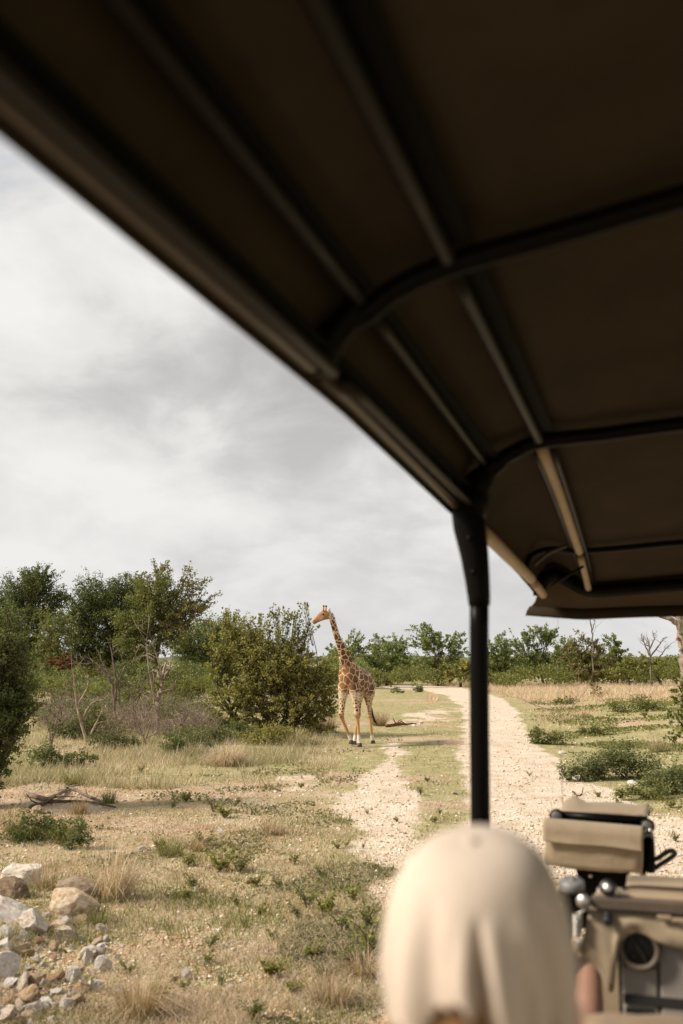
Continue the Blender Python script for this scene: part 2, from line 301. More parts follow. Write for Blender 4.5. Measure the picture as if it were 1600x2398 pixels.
class MB:
    def __init__(s): s.V = []; s.F = []; s.n = 0
    def add(s, V, F):
        V = np.asarray(V, float).reshape(-1, 3); s.V.append(V); s.F += [[i + s.n for i in f] for f in F]; s.n += len(V)
    def box(s, lo, hi, bev=0.0, M=None):
        bm = bmesh.new(); bmesh.ops.create_cube(bm, size=1)
        lo, hi = Vector(lo), Vector(hi)
        for v in bm.verts: v.co = Vector(((v.co.x + .5) * (hi.x - lo.x) + lo.x, (v.co.y + .5) * (hi.y - lo.y) + lo.y, (v.co.z + .5) * (hi.z - lo.z) + lo.z))
        if bev: bmesh.ops.bevel(bm, geom=bm.edges[:], offset=bev, segments=2, affect='EDGES', profile=0.5)
        s.bm(bm, M)
    def bm(s, bm, M=None):
        bm.verts.index_update(); V = [(M @ v.co if M else v.co)[:] for v in bm.verts]; s.add(V, [[v.index for v in f.verts] for f in bm.faces]); bm.free()
    def tube(s, pts, r, n=8, r2=None, up=(0, 0, 1), cap=True, rough=0.0, rng=None):
        P = np.array([tuple(p) for p in pts], float); m = len(P); R = np.broadcast_to(np.asarray(r, float), (m,)); R2 = R if r2 is None else np.broadcast_to(np.asarray(r2, float), (m,))
        T = np.gradient(P, axis=0); T /= np.linalg.norm(T, axis=1)[:, None] + 1e-12; up = np.asarray(up, float)
        A = np.cross(T, up); l = np.linalg.norm(A, axis=1); A[l < 1e-4] = (1, 0, 0); A /= np.linalg.norm(A, axis=1)[:, None]; B = np.cross(A, T)
        a = np.arange(n) / n * 2 * np.pi
        k = 1 if not rough else 1 + (rng.random((m, n)) - 0.5)[:, :, None] * rough
        V = P[:, None] + (A[:, None] * (np.cos(a)[None, :, None] * R[:, None, None]) + B[:, None] * (np.sin(a)[None, :, None] * R2[:, None, None])) * k
        F = [[i * n + j, i * n + (j + 1) % n, (i + 1) * n + (j + 1) % n, (i + 1) * n + j] for i in range(m - 1) for j in range(n)]
        if cap: F += [list(range(n))[::-1], [(m - 1) * n + j for j in range(n)]]
        s.add(V, F)
    def disc(s, c, axis, r, h, n=20, bev=0.0):
        c = np.asarray(c, float); ax = np.asarray(axis, float); ax /= np.linalg.norm(ax)
        if bev: s.tube([c, c + ax * bev, c + ax * (h - bev), c + ax * h], [r - bev, r, r, r - bev], n, up=(0.3, 0.2, 0.9))
        else: s.tube([c, c + ax * h], r, n, up=(0.3, 0.2, 0.9))
    def mesh(s, name, mat):
        me = bpy.data.meshes.new(name); me.from_pydata([tuple(v) for v in np.concatenate(s.V)], [], s.F); me.materials.append(MATS[mat]); me.update(); return me
    def build(s, name, mat, parent=None, smooth=False, loc=None): return link(name, s.mesh(name, mat), parent, loc, smooth)
def spline(pts, k=6):
    P = np.array([tuple(p) for p in pts], float); Q = np.vstack([2 * P[0] - P[1], P, 2 * P[-1] - P[-2]]); out = []
    for i in range(1, len(Q) - 2):
        for t in np.linspace(0, 1, k, endpoint=False):
            a, b, c, d = Q[i - 1], Q[i], Q[i + 1], Q[i + 2]
            out.append(0.5 * (2 * b + (c - a) * t + (2 * a - 5 * b + 4 * c - d) * t * t + (3 * b - a - 3 * c + d) * t ** 3))
    out.append(P[-1]); return np.array(out)
def remeshed(mb, name, mat, voxel, smooth_it=6, fac=0.5):
    me = mb.mesh(name + '_src', mat); o = bpy.data.objects.new('tmp', me); COL.objects.link(o)
    m = o.modifiers.new('r', 'REMESH'); m.mode = 'VOXEL'; m.voxel_size = voxel
    s = o.modifiers.new('s', 'SMOOTH'); s.factor = fac; s.iterations = smooth_it
    dg = bpy.context.evaluated_depsgraph_get(); out = bpy.data.meshes.new_from_object(o.evaluated_get(dg)); bpy.data.objects.remove(o); bpy.data.meshes.remove(me)
    out.name = name
    if not out.materials: out.materials.append(MATS[mat])
    return out
def fattr(me, name, vals):
    a = me.attributes.new(name, 'FLOAT', 'POINT'); a.data.foreach_set('value', np.asarray(vals, np.float32))
def coords(me):
    c = np.empty(len(me.vertices) * 3, np.float32); me.vertices.foreach_get('co', c); return c.reshape(-1, 3).astype(float)

# ------------------------------------------------------------------ the ground
def build_ground():
    dense = np.radians(np.linspace(-40, 40, 380)); rest = np.radians(np.linspace(40, 320, 44))[1:-1]; A = np.concatenate([dense, rest]); na = len(A)
    R = np.concatenate([[0.8, 1.4], 2.0 * 1.0135 ** np.arange(540)]); R = R[R < 2500]; nr = len(R)
    X = R[:, None] * np.sin(A)[None]; Y = R[:, None] * np.cos(A)[None]; x, y = X.ravel(), Y.ravel()
    V = np.stack([x, y, gz(x, y)], 1); V = np.vstack([V, [[0, 0, 0]]])
    i, j = np.meshgrid(np.arange(nr - 1), np.arange(na), indexing='ij'); i, j = i.ravel(), j.ravel(); j2 = (j + 1) % na
    Q = np.stack([i * na + j, i * na + j2, (i + 1) * na + j2, (i + 1) * na + j], 1)[:, ::-1]
    jj = np.arange(na); T = np.stack([np.full(na, nr * na), (jj + 1) % na, jj], 1)
    me = mesh_np('ground', V, [Q, T], 'ground')
    rd, gr = masks(np.append(x, 0), np.append(y, 0)); fattr(me, 'road', rd); fattr(me, 'green', gr)
    return tagit(link('ground', me, smooth=True), kind='structure')
build_ground()
def build_hills():
    rng = np.random.default_rng(4); n = 160; a = np.radians(np.linspace(-50, 50, n)); rows = [(900, 0), (1150, .45), (1400, .85), (1600, 1), (1900, .7), (2300, 0)]
    prof = 5 + 11 * fbm(np.degrees(a), a * 0, 0.09, 31, 3) + 2 * fbm(np.degrees(a), a * 0, 1.3, 35, 3)
    V = [(r * math.sin(t), r * math.cos(t), prof[k] * h + (3.0 * (rng.random() - 0.5) if h else -1)) for r, h in rows for k, t in enumerate(a)]
    F = [[i * n + j, (i + 1) * n + j, (i + 1) * n + j + 1, i * n + j + 1] for i in range(len(rows) - 1) for j in range(n - 1)]
    mb = MB(); mb.add(V, F); t = NT('hill_bush'); v = t.pos(); nn = t.noise(v, 0.05, 6, 0.7)
    t.bsdf(t.ramp(nn, [(0.35, (0.07, 0.09, 0.045)), (0.65, (0.16, 0.17, 0.09))]), 0.95, 0.05); tagit(mb.build('hills', 'hill_bush', smooth=True), kind='structure')
build_hills()

# ------------------------------------------------------------------ plants
def unit(a): return a / (np.linalg.norm(a, axis=-1, keepdims=True) + 1e-9)
def leaf_quads(C, size, rng, flat=0.0, ratio=0.55, axis=None):
    n = len(C); a = unit(rng.normal(size=(n, 3)) * (1, 1, 1 - 0.6 * flat)) if axis is None else unit(axis + rng.normal(size=(n, 3)) * 0.6)
    b = unit(np.cross(a, unit(rng.normal(size=(n, 3)) * (1 - flat) + np.array([0, 0, 1.0]) * flat * 1.5))); s = np.asarray(size)[:, None]
    c = np.cross(a, b) * s * 0.12
    V = np.stack([C - a * s * .5, C + b * s * ratio * .5 + c, C + a * s * .5, C - b * s * ratio * .5 + c], 1).reshape(-1, 3)
    i = np.arange(n)[:, None] * 4; return V, i + np.array([[0, 1, 2, 3]])
def twig_tubes(S, M, E, r):
    n = len(S); T = unit(E - S); A = unit(np.cross(T, np.array([0.3, 0.5, 0.8]))); B = np.cross(T, A); rings = []
    for P, k in ((S, 1.0), (M, 0.7), (E, 0.25)):
        rr = (np.asarray(r) * k)[:, None]
        for q in range(3): rings.append(P + (A * math.cos(q * 2.094) + B * math.sin(q * 2.094)) * rr)
    V = np.stack(rings, 1).reshape(-1, 3); i = np.arange(n)[:, None, None] * 9
    q = np.array([[g * 3 + k, g * 3 + (k + 1) % 3, g * 3 + 3 + (k + 1) % 3, g * 3 + 3 + k] for g in range(2) for k in range(3)])
    return V, (i + q[None]).reshape(-1, 4)
def blades(P, h, w, lean, rng, ang=None, far=False):
    """curved grass blades: five points each"""
    n = len(P); a = rng.random(n) * 6.283 if ang is None else ang; d = np.stack([np.cos(a), np.sin(a), 0 * a], 1); f = rng.random(n) * 6.283
    s = np.stack([np.cos(f), np.sin(f), 0 * f], 1) * (np.asarray(w) * .5)[:, None]; h = np.asarray(h)[:, None]; lean = np.asarray(lean)[:, None]
    z = np.array([0, 0, 1.0]); mid = P + (z * (1 - lean * .25) * .55 + d * lean * .28) * h; tip = P + (z * np.maximum(0.06, 1 - lean * .75) + d * lean * .85) * h
    if n and np.median(np.abs(P[:, 1])) > 1e-6 and far:
        V = np.stack([P - s * 1.2, P + s * 1.2, tip], 1).reshape(-1, 3); return V, [np.arange(n)[:, None] * 3 + np.array([[0, 1, 2]])]
    V = np.stack([P - s, P + s, mid + s * .8, mid - s * .8, tip], 1).reshape(-1, 3); i = np.arange(n)[:, None] * 5
    return V, [i + np.array([[0, 1, 2, 3]]), i + np.array([[3, 2, 4]])]

LEAFCOUNT = [0]
def tree(name, label, cat, d, base_px, lobes, leaf, bark, size, dens=3.2, seed=1, group=None, trunk_r=0.12, fork=0.35, multi=1, spread=0.12, parts=('crown', 'trunk'), flat=0.2, inner=0.35, twig=1.0, ratio=0.55, mats2=None, grow=1.18, shrub=False):
    rng = np.random.default_rng(seed)
    if d is None:
        yb = max(L[1] + L[3] * .95 * grow for L in lobes); d = HC * F / (yb - 1550)
        for _ in range(3): d = (HC - gz1((base_px - 800) * d / F, d)) * F / (yb - 1550)
    k = d / F; bx = (base_px - 800) * k; bz = gz1(bx, d); size = size if size > 0 else .0019 * d + .012; root = empty(name, (bx, d, bz), 0, label, cat, group)
    LV, LF, TV, TF, nl, ntw = [], [], [], [], 0, 0; wood = MB(); org = np.array([bx, d, bz]); LM = []
    tops = []
    for L in lobes:
        px, py, rx, ry = L[:4]; den = L[4] if len(L) > 4 else 1.0
        c = at(px, py, d); c = np.array(c) - org; R = np.array([rx * k, 0.5 * (rx + ry) * k * 1.05, ry * k]) * grow; c[1] += (rng.random() - .5) * 0.9 * R[1]
        if shrub: tp = max(.12, c[2] + R[2]); c[2] = tp * .45; R[2] = tp * .62
        tops.append((c, R, den))
    zmin = min(c[2] - R[2] for c, R, _ in tops); zmax = max(c[2] + R[2] for c, R, _ in tops); fz = max(0.15, zmin + fork * (zmax - zmin) * 0.6)
    stems = []
    for q in range(multi):
        b = np.array([(rng.random() - .5) * 0.5 * (multi > 1), (rng.random() - .5) * 0.5 * (multi > 1), -0.1]); tops_c = tops[rng.integers(len(tops))][0]
        f = np.array([tops_c[0] * 0.3 if multi > 1 else np.mean([t[0][0] for t in tops]) * 0.5, tops_c[1] * .3, (.1 if shrub else fz) * (0.7 + 0.5 * rng.random())]); m = (b + f) / 2 + rng.normal(size=3) * 0.08 * np.linalg.norm(f)
        m[2] = (b[2] + f[2]) / 2; pts = spline([b, m, f], 5); wood.tube(pts, np.linspace(trunk_r * 1.15, trunk_r * 0.72, len(pts)), 8, rough=0.25, rng=rng); stems.append(f)
    for c, R, den in tops:
        f = stems[int(np.argmin([np.linalg.norm(s - c) + rng.random() * 0.4 for s in stems]))]; e = c + np.array([0, 0, 0.3 * R[2]]); m = (f + e) / 2 + rng.normal(size=3) * 0.1 * np.linalg.norm(e - f); m[2] -= 0.08 * np.linalg.norm(e - f)
        pts = spline([f, m, e], 4); wood.tube(pts, np.linspace(trunk_r * (.2 if shrub else 0.55), trunk_r * 0.1, len(pts)), 6, rough=0.2, rng=rng)
        A = math.pi * R[0] * R[2]; n = int(dens * den * A / (size * size * ratio * 0.6)); ntwig = max(10, n // 30)
        u = unit(rng.normal(size=(ntwig, 3))); lump = 0.62 + 0.66 * vnoise(u[:, 0] * 2.3 + u[:, 2] * 1.7, u[:, 1] * 2.3 - u[:, 2], 1.3, seed + 3); rad = (inner + (1 - inner) * rng.random(ntwig) ** 0.6) * lump
        E_ = c + u * R * rad[:, None] * np.where(rng.random(ntwig) < 0.24, 1.0 + .5 * rng.random(ntwig), 1.0)[:, None]; t0 = rng.random(ntwig) * 0.5 + 0.45; idx = np.minimum((t0 * (len(pts) - 1)).astype(int), len(pts) - 1); S = pts[idx]
        S = S + (E_ - S) * (.6 if shrub else 0.35); S[:, 2] = np.maximum(S[:, 2], .02); E_[:, 2] = np.maximum(E_[:, 2], .03); M = (S + E_) / 2 + rng.normal(size=S.shape) * 0.06 * np.linalg.norm(E_ - S, axis=1)[:, None]; M[:, 2] += 0.05 * np.linalg.norm(E_ - S, axis=1)
        V, Fq = twig_tubes(S, M, E_, np.clip(0.012 * np.linalg.norm(E_ - S, axis=1) * twig, 0.0025, trunk_r * .3) * (0.6 + 0.8 * rng.random(ntwig))); TV.append(V); TF.append(Fq + ntw); ntw += len(V)
        w = rng.integers(0, ntwig, n); t = 0.3 + 0.75 * rng.random(n) ** 0.7; t = t[:, None]; C = S[w] * (1 - t) ** 2 + 2 * M[w] * t * (1 - t) + E_[w] * t * t
        C = C + rng.normal(size=C.shape) * spread * np.mean(R) * 0.55 * np.array([1, 1, .8]); C[:, 2] = np.maximum(C[:, 2], 0.03)
        V, Fq = leaf_quads(C, size * (0.6 + 0.8 * rng.random(n)), rng, flat, ratio); LV.append(V); LF.append(Fq + nl); nl += len(V); LM.append(np.full(len(Fq), 1 if (mats2 and len(L) and den < 0.75) else 0))
    LEAFCOUNT[0] += nl // 4
    me = mesh_np(parts[0], np.concatenate(LV), [np.concatenate(LF)], leaf)
    if mats2: me.materials.append(MATS[mats2]); me.polygons.foreach_set('material_index', np.concatenate(LM).astype(np.int32))
    link(parts[0], me, root)
    wv = np.concatenate(wood.V); tv = np.concatenate(TV); q4 = np.array([f for f in wood.F if len(f) == 4]); q8 = [f for f in wood.F if len(f) > 4]; fl = [q4, np.concatenate(TF) + len(wv)]
    for kk in set(len(f) for f in q8): fl.append(np.array([f for f in q8 if len(f) == kk]))
    st_ = link(parts[1], mesh_np(parts[1], np.vstack([wv, tv]), fl, bark), root, smooth=True)
    if shrub: st_['kind'] = 'stuff'
    return root

def undergrowth(name, label, d, cells, leaf, size, dens, seed):
    rng = np.random.default_rng(seed); LV, LF, nl = [], [], 0
    for (px, py, rx, ry) in cells:
        dd = d + rng.normal() * d * .05; k = dd / F; c = np.array(at(px, py, dd)); R_ = np.array([rx * k, rx * k, ry * k]); n = int(dens * math.pi * R_[0] * R_[2] / (size * size * .33)); u = unit(rng.normal(size=(n, 3))); lump = .7 + .6 * vnoise(u[:, 0] * 2 + u[:, 2], u[:, 1] * 2 - u[:, 2], 2.0, int(px) % 97); C = c + u * R_ * ((.35 + .65 * rng.random(n) ** .5) * lump)[:, None] + rng.normal(size=(n, 3)) * R_ * .05
        C[:, 2] = np.maximum(C[:, 2], gz(C[:, 0], C[:, 1]) + .02); V, Q = leaf_quads(C, size * (.6 + .8 * rng.random(n)), rng, .3); LV.append(V); LF.append(Q + nl); nl += len(V)
    LEAFCOUNT[0] += nl // 4; tagit(link(name, mesh_np(name, np.concatenate(LV), [np.concatenate(LF)], leaf)), label, 'undergrowth', kind='stuff')
ur = random.Random(5)
undergrowth('undergrowth', 'dense scrub filling the ground between the left trees', 92, [(x + ur.uniform(-12, 12), ur.uniform(1545, 1590), ur.uniform(30, 48), ur.uniform(24, 40)) for x in range(-60, 830, 26)], 'leaf_far', .22, 2.6, 51)
undergrowth('undergrowth', 'leafy scrub rising under the crowns of the left trees', 64, [(x + ur.uniform(-14, 14), ur.uniform(1560, 1612), ur.uniform(20, 38), ur.uniform(14, 26)) for x in range(20, 520, 20)], 'leaf_bluegreen', .15, 2.2, 56)
undergrowth('undergrowth', 'low scrub along the foot of the far tree row', 122, [(x + ur.uniform(-12, 12), ur.uniform(1548, 1584), ur.uniform(26, 40), ur.uniform(16, 28)) for x in range(760, 1680, 22)], 'leaf_mid', .27, 2.6, 52)
undergrowth('undergrowth', 'green scrub around the snags below the left trees', 58, [(x + ur.uniform(-12, 12), ur.uniform(1596, 1634), ur.uniform(20, 36), ur.uniform(12, 24)) for x in list(range(40, 520, 17))], 'leaf_mid', .13, 2.2, 53)
undergrowth('undergrowth', 'tangled grey-green scrub between the snags', 40, [(x + ur.uniform(-10, 10), ur.uniform(1640, 1692), ur.uniform(16, 34), ur.uniform(9, 24)) for x in list(range(90, 500, 9))], 'leaf_greygreen', .085, 1.4, 54)
undergrowth('undergrowth', 'creeping green growth at the foot of the thicket', 32.5, [(x + ur.uniform(-10, 10), ur.uniform(1705, 1728), ur.uniform(14, 28), ur.uniform(5, 12)) for x in list(range(400, 780, 22))], 'leaf_mid', .07, 1.6, 55)
undergrowth('undergrowth', 'yellow-green scrub hiding the feet of the far trees', 100, [(x + ur.uniform(-10, 10), ur.uniform(1568, 1592), ur.uniform(20, 34), ur.uniform(12, 20)) for x in list(range(800, 960, 18)) + list(range(960, 1660, 15))], 'leaf_mid', .23, 2.3, 57)
GL = 'trees and bushes at the left of the clearing'
tree('evergreen_tree', 'tall dark green tree at the far left, its crown rising over the near bush', 'tree', 74, 70,
     [(80,1362,60,38),(25,1405,60,42),(115,1400,45,42,.8),(60,1455,85,48),(10,1480,60,50),(120,1450,35,40,.6),(95,1340,40,22),(30,1520,70,40),(90,1510,50,35)], 'leaf_dark', 'bark', 0.16, 3.2, 11, GL, 0.22, flat=.4)
tree('evergreen_tree', 'broad dense dark green tree left of the open-crowned acacia', 'tree', 80, 250,
     [(230,1385,62,45),(305,1362,45,30),(195,1430,50,50),(275,1440,65,55),(180,1485,45,45),(240,1500,65,45),(325,1415,45,55),(165,1540,50,35),(225,1545,60,35),(300,1490,60,50),(280,1540,60,35)], 'leaf_dark', 'bark', 0.16, 3.0, 12, GL, 0.22, flat=.4)
tree('acacia_tree', 'tall acacia with sparse brownish open branches on its sunny side', 'tree', 68, 372,
     [(365,1345,45,30,.5),(435,1362,48,42,.36),(482,1395,30,36,.3),(470,1430,28,28,.4),(355,1395,55,48),(400,1425,62,48),(322,1465,62,38),(440,1450,50,40,.74),(300,1495,55,32),(380,1480,55,40),(345,1535,40,28)], 'leaf_mid', 'bark', 0.16, 3.3, 13, GL, 0.19, fork=.5, mats2='leaf_brown', twig=.9)
tree('evergreen_tree', 'dark green tree between the acacia and the yellowish bush, farther back', 'tree', 84, 500,
     [(500,1468,48,30),(455,1500,50,45),(545,1480,40,32),(520,1515,60,48),(460,1550,55,38),(430,1520,40,40),(570,1510,40,40),(530,1560,50,35)], 'leaf_far', 'bark', 0.16, 3.0, 14, GL, 0.18)
tree('evergreen_tree', 'light green sapling tree in the gap between the two tall left trees', 'tree', 70, 105,
     [(115,1470,35,40,.7),(105,1520,38,32,.8),(140,1495,35,40,.8),(85,1560,40,25,.7),(150,1450,28,28,.6)], 'leaf_mid', 'bark_pale', 0.16, 2.6, 15, GL, 0.06)
tree('rust_bush', 'rust brown dry bush on the stony mound', 'bush', 66, 148, [(148,1540,26,12),(165,1550,20,10),(130,1552,20,10),(150,1562,26,10)], 'leaf_rust', 'bark', 0.16, 2.8, 16, None, 0.04, multi=3)
tree('dark_bush', 'large dark green bush cut off by the left picture edge', 'bush', 17.5, -20,
     [(15,1450,55,42,.8),(-10,1520,90,55),(30,1560,60,50),(35,1620,68,48),(5,1660,85,50),(40,1665,58,40,.9),(-5,1730,70,45),(-25,1790,60,45),(15,1500,60,45,.9),(-40,1640,80,90),(-30,1850,45,40,.8),(-60,1460,60,60),(-60,1560,60,70),(-70,1720,50,80)], 'leaf_dark', 'bark', 0.05, 2.3, 17, None, 0.1, multi=4, fork=.2, flat=.3)
tree('yellowish_bush', 'yellow-green broad-leaved bush joined to the left of the big thicket', 'bush', 34.5, 540,
     [(528,1500,42,42),(515,1555,36,40),(562,1455,42,35),(530,1615,36,42,.75),(578,1530,42,55),(515,1662,30,24,.7),(555,1590,35,40,.9),(500,1520,22,30,.7),(540,1680,36,28,.8),(590,1640,34,44)], 'leaf_yellow', 'bark', 0.10, 2.1, 18, None, 0.07, multi=3, fork=.25)
tree('thicket_bush', 'large thorny thicket with wispy top sprays behind the giraffe', 'bush', 34, 665,
     [(640,1482,44,34,.6),(692,1505,42,32,.6),(606,1520,46,42),(662,1540,50,40),(725,1552,44,38),(625,1590,52,44),(690,1600,54,46),(752,1600,36,38),(600,1650,44,36),(662,1660,52,38),(735,1655,42,34),(770,1640,22,26,.7),(712,1416,16,10,.6),(690,1432,20,14,.6),(660,1442,26,16,.6),(622,1450,30,18,.6),(724,1466,24,12,.7),(652,1422,16,10,.5),(700,1455,24,16,.6),(590,1475,34,32,.8),(768,1555,20,18,.6),(640,1700,50,20),(712,1698,50,20),(778,1600,22,40),(768,1655,26,28),(560,1520,34,40),(575,1600,34,50),(560,1670,34,40),(600,1700,44,22),(670,1712,50,18),(740,1705,44,20),(690,1640,60,40),(640,1560,60,44)], 'leaf_olive', 'bark', 0.095, 3.0, 19, None, 0.055, multi=6, fork=.2, mats2='leaf_yellow', twig=.7, grow=1.12, spread=.13)
FB = 'trees along the far edge of the clearing'
far = [
 ('round green tree just right of the giraffe neck', 106, 815, [(800,1535,32,32),(835,1512,34,26),(818,1572,38,26),(780,1560,28,26),(775,1525,18,18,.6)], 'leaf_far'),
 ('wide green tree right of the giraffe back', 110, 905, [(890,1505,32,24),(935,1508,28,22),(900,1540,50,34),(945,1550,38,32),(870,1565,38,30),(925,1580,45,22)], 'leaf_far'),
 ('flat-topped tree with airy limbs just left of the canopy post', 103, 1022, [(1000,1480,38,24,.9),(1050,1497,36,20,.8),(1020,1515,42,22,.8),(985,1505,22,22,.8),(1068,1515,26,22,.8),(1000,1560,45,25),(1055,1560,35,28)], 'leaf_far'),
 ('pale green low bush at the foot of the canopy post', 98, 1075, [(1080,1572,32,20),(1045,1582,26,14),(1100,1560,28,24)], 'leaf_olive'),
 ('dense green tree just right of the canopy post', 103, 1175, [(1170,1510,26,28),(1150,1545,30,35),(1195,1550,36,35),(1175,1578,40,20),(1140,1520,22,26)], 'leaf_far'),
 ('umbrella-shaped tree rising highest right of the post', 107, 1268, [(1262,1474,34,14),(1292,1482,28,14),(1242,1487,24,12),(1275,1500,36,14,.6),(1215,1508,28,22),(1260,1548,40,30),(1225,1560,34,30),(1300,1560,34,30)], 'leaf_far'),
 ('dark green tree between the umbrella-shaped tree and the brownish bush', 112, 1325, [(1322,1510,28,26),(1330,1545,34,30),(1312,1575,34,18)], 'leaf_far'),
 ('brownish olive bush in the far tree row', 100, 1375, [(1375,1515,40,30,.9),(1350,1545,34,30),(1400,1550,38,28),(1375,1575,46,18)], 'leaf_brown'),
 ('dark round tree at the end of the far tree row', 104, 1438, [(1432,1508,24,24),(1450,1530,20,24),(1425,1540,26,26)], 'leaf_far'),
 ('yellow-green hedge bush beside the dark round tree', 95, 1470, [(1465,1565,32,20),(1500,1560,28,24),(1440,1575,24,16)], 'leaf_yellow'),
 ('yellow-green hedge bush in the lower right gap of the tree row', 97, 1540, [(1530,1560,30,24),(1560,1565,28,22),(1510,1575,24,16)], 'leaf_yellow'),
 ('green hedge bush at the base of the dead tree', 92, 1600, [(1590,1560,30,26),(1620,1565,30,26)], 'leaf_mid'),
 ('brown-tinged scrub under the wide tree behind the giraffe', 98, 880, [(860,1585,30,14,.8),(900,1588,34,14,.8),(950,1585,30,14,.9)], 'leaf_brown'),
]
for k, (lab, d, bpx, lobes, lm) in enumerate(far):
    tree('broadleaf_tree' if 'tree ' in lab[:28] else 'hedge_bush', lab, 'tree' if 'tree ' in lab[:28] and 'bush' not in lab.split(' in ')[0].split(' at ')[0].split(' beside ')[0] else 'bush', d, bpx, lobes, lm, 'bark', 0.24, 3.0, 40 + k, FB, 0.13, flat=.25)
tree('leafy_bush', 'leafy bush with long thin branches reaching in at the right picture edge', 'bush', 22, 1625,
     [(1600,1585,26,26,.8),(1598,1640,32,24,.7),(1612,1700,32,34,.8),(1580,1672,26,16,.5),(1575,1722,24,16,.4),(1640,1650,40,70)], 'leaf_mid', 'bark', 0.085, 2.4, 70, None, 0.05, multi=3, fork=.2)
NS = 'low shrubs around the dead snags'
for k, (lab, d, b, lobes, lm) in enumerate([
 ('pale green fine-leaved shrub right of the gnarled dead trunk', 40, 440, [(430,1605,36,20),(465,1610,25,18),(410,1590,28,16)], 'leaf_yellow'),
 ('dark shrub behind the gnarled dead trunk', 41, 320, [(320,1600,40,22),(290,1585,30,20),(350,1595,30,22)], 'leaf_mid'),
 ('green shrub growing among the bare snags', 36, 215, [(205,1585,34,22,.8),(170,1610,30,18,.7),(240,1570,28,18,.7)], 'leaf_olive'),
 ('grey-green shrub under the forked snag', 31, 175, [(190,1690,32,20,.8),(150,1700,28,18,.8),(210,1660,24,22,.6)], 'leaf_bluegreen'),
 ('low dark shrub left of the pale dry tussock', 27.5, 440, [(430,1730,38,18),(465,1742,30,15),(400,1740,28,14)], 'leaf_bluegreen'),
 ('low mid green shrub below the thicket', 29, 650, [(640,1715,42,14),(690,1720,36,12),(600,1722,32,12)], 'leaf_olive'),
 ('low grey shrub hugging the foot of the yellowish bush', 30, 560, [(570,1712,34,14),(540,1708,26,14)], 'leaf_bluegreen'),
 ('small shrub on the mound edge above the snags', 40, 330, [(395,1640,26,10,.8),(375,1650,22,10,.8)], 'leaf_mid'),
 ('grey-green weedy shrub in front of the bare snags', 0, 270, [(260,1728,34,15),(300,1736,28,11),(235,1738,24,10)], 'leaf_greygreen'),
 ('low weedy shrub between the weathered log and the snags', 0, 180, [(170,1772,28,10),(205,1778,22,8)], 'leaf_bluegreen'),
 ('olive shrub right of the thin leaning stems', 0, 245, [(240,1692,28,20,.8),(265,1700,22,14,.8)], 'leaf_olive'),
 ('grey shrub below the white boulder heap', 0, 490, [(488,1716,32,14),(515,1722,24,10)], 'leaf_greygreen'),
 ('bright green shrub at the left foot of the yellowish bush', 0, 505, [(502,1692,24,16),(525,1702,20,12)], 'leaf_mid'),
 ('dark weedy shrub in the shade above the pointed boulder', 0, 110, [(95,1918,46,20,.6),(140,1932,34,16,.6),(55,1930,34,16,.6)], 'leaf_dark'),
 ('dark fine-leaved shrub just right of the shaded one', 0, 185, [(178,1938,24,18,.6),(195,1950,18,12,.6)], 'leaf_bluegreen'),
 ('leafy low shrub at the far left below the dark bush', 21, 110, [(100,1760,36,16,.9),(135,1775,26,12,.8)], 'leaf_bluegreen')]):
    tree('low_shrub', lab, 'shrub', None, b, lobes, lm, 'bark', 0, 3.0, 80 + k, NS, 0.03, multi=3, fork=.05, grow=1.3, shrub=True, spread=.3, parts=('foliage', 'stem'))
RS = 'ferny shrubs on the right bank'
for k, (lab, d, b, lobes, lm) in enumerate([
 ('big ferny dark green shrub on the bank above the canvas seat', 21.2, 1450, [(1420,1775,52,26),(1470,1762,48,28),(1510,1780,40,26),(1390,1795,34,18)], 'leaf_bluegreen'),
 ('sprawling ferny shrub beside the road bend of the right track', 22, 1360, [(1350,1790,38,14),(1385,1805,32,12),(1330,1800,22,9)], 'leaf_bluegreen'),
 ('small ferny shrub in the grass close to the right track', 27, 1280, [(1275,1715,28,10),(1310,1722,30,12),(1250,1712,20,8)], 'leaf_mid'),
 ('low ferny shrub halfway up the right bank', 29, 1400, [(1400,1700,36,9),(1370,1708,24,8)], 'leaf_mid'),
 ('spreading green shrub near the bank top by the leafy edge bush', 36, 1470, [(1450,1648,40,9),(1500,1640,40,10),(1530,1655,34,9)], 'leaf_mid'),
 ('dark low shrub at the right edge below the leafy bush', 19.5, 1560, [(1550,1815,40,20),(1590,1800,30,26),(1520,1835,30,12)], 'leaf_bluegreen'),
 ('low green shrub at the roadside above the seat armrest', 17.5, 1500, [(1490,1850,36,9),(1540,1845,34,11),(1450,1845,20,7)], 'leaf_mid'),
 ('small shrub in the straw band below the umbrella-shaped tree', 55, 1395, [(1395,1612,14,14,.7),(1410,1622,14,8,.7)], 'leaf_brown'),
 ('small round shrub beside the far road curve', 62, 982, [(978,1606,12,9),(985,1612,8,6)], 'leaf_mid'),
 ('small dark shrub in the grass left of the far road curve', 58, 930, [(925,1614,12,7),(938,1616,8,5)], 'leaf_bluegreen'),
 ('small green shrub on the bank crest', 45, 1320, [(1330,1635,24,6),(1300,1640,16,5)], 'leaf_mid')]):
    tree('ferny_shrub', lab, 'shrub', None, b, lobes, lm, 'bark', 0, 2.4, 95 + k, RS, 0.02, multi=3, fork=.05, grow=1.12, shrub=True, spread=.35, inner=.1, parts=('foliage', 'stem'), flat=.6)

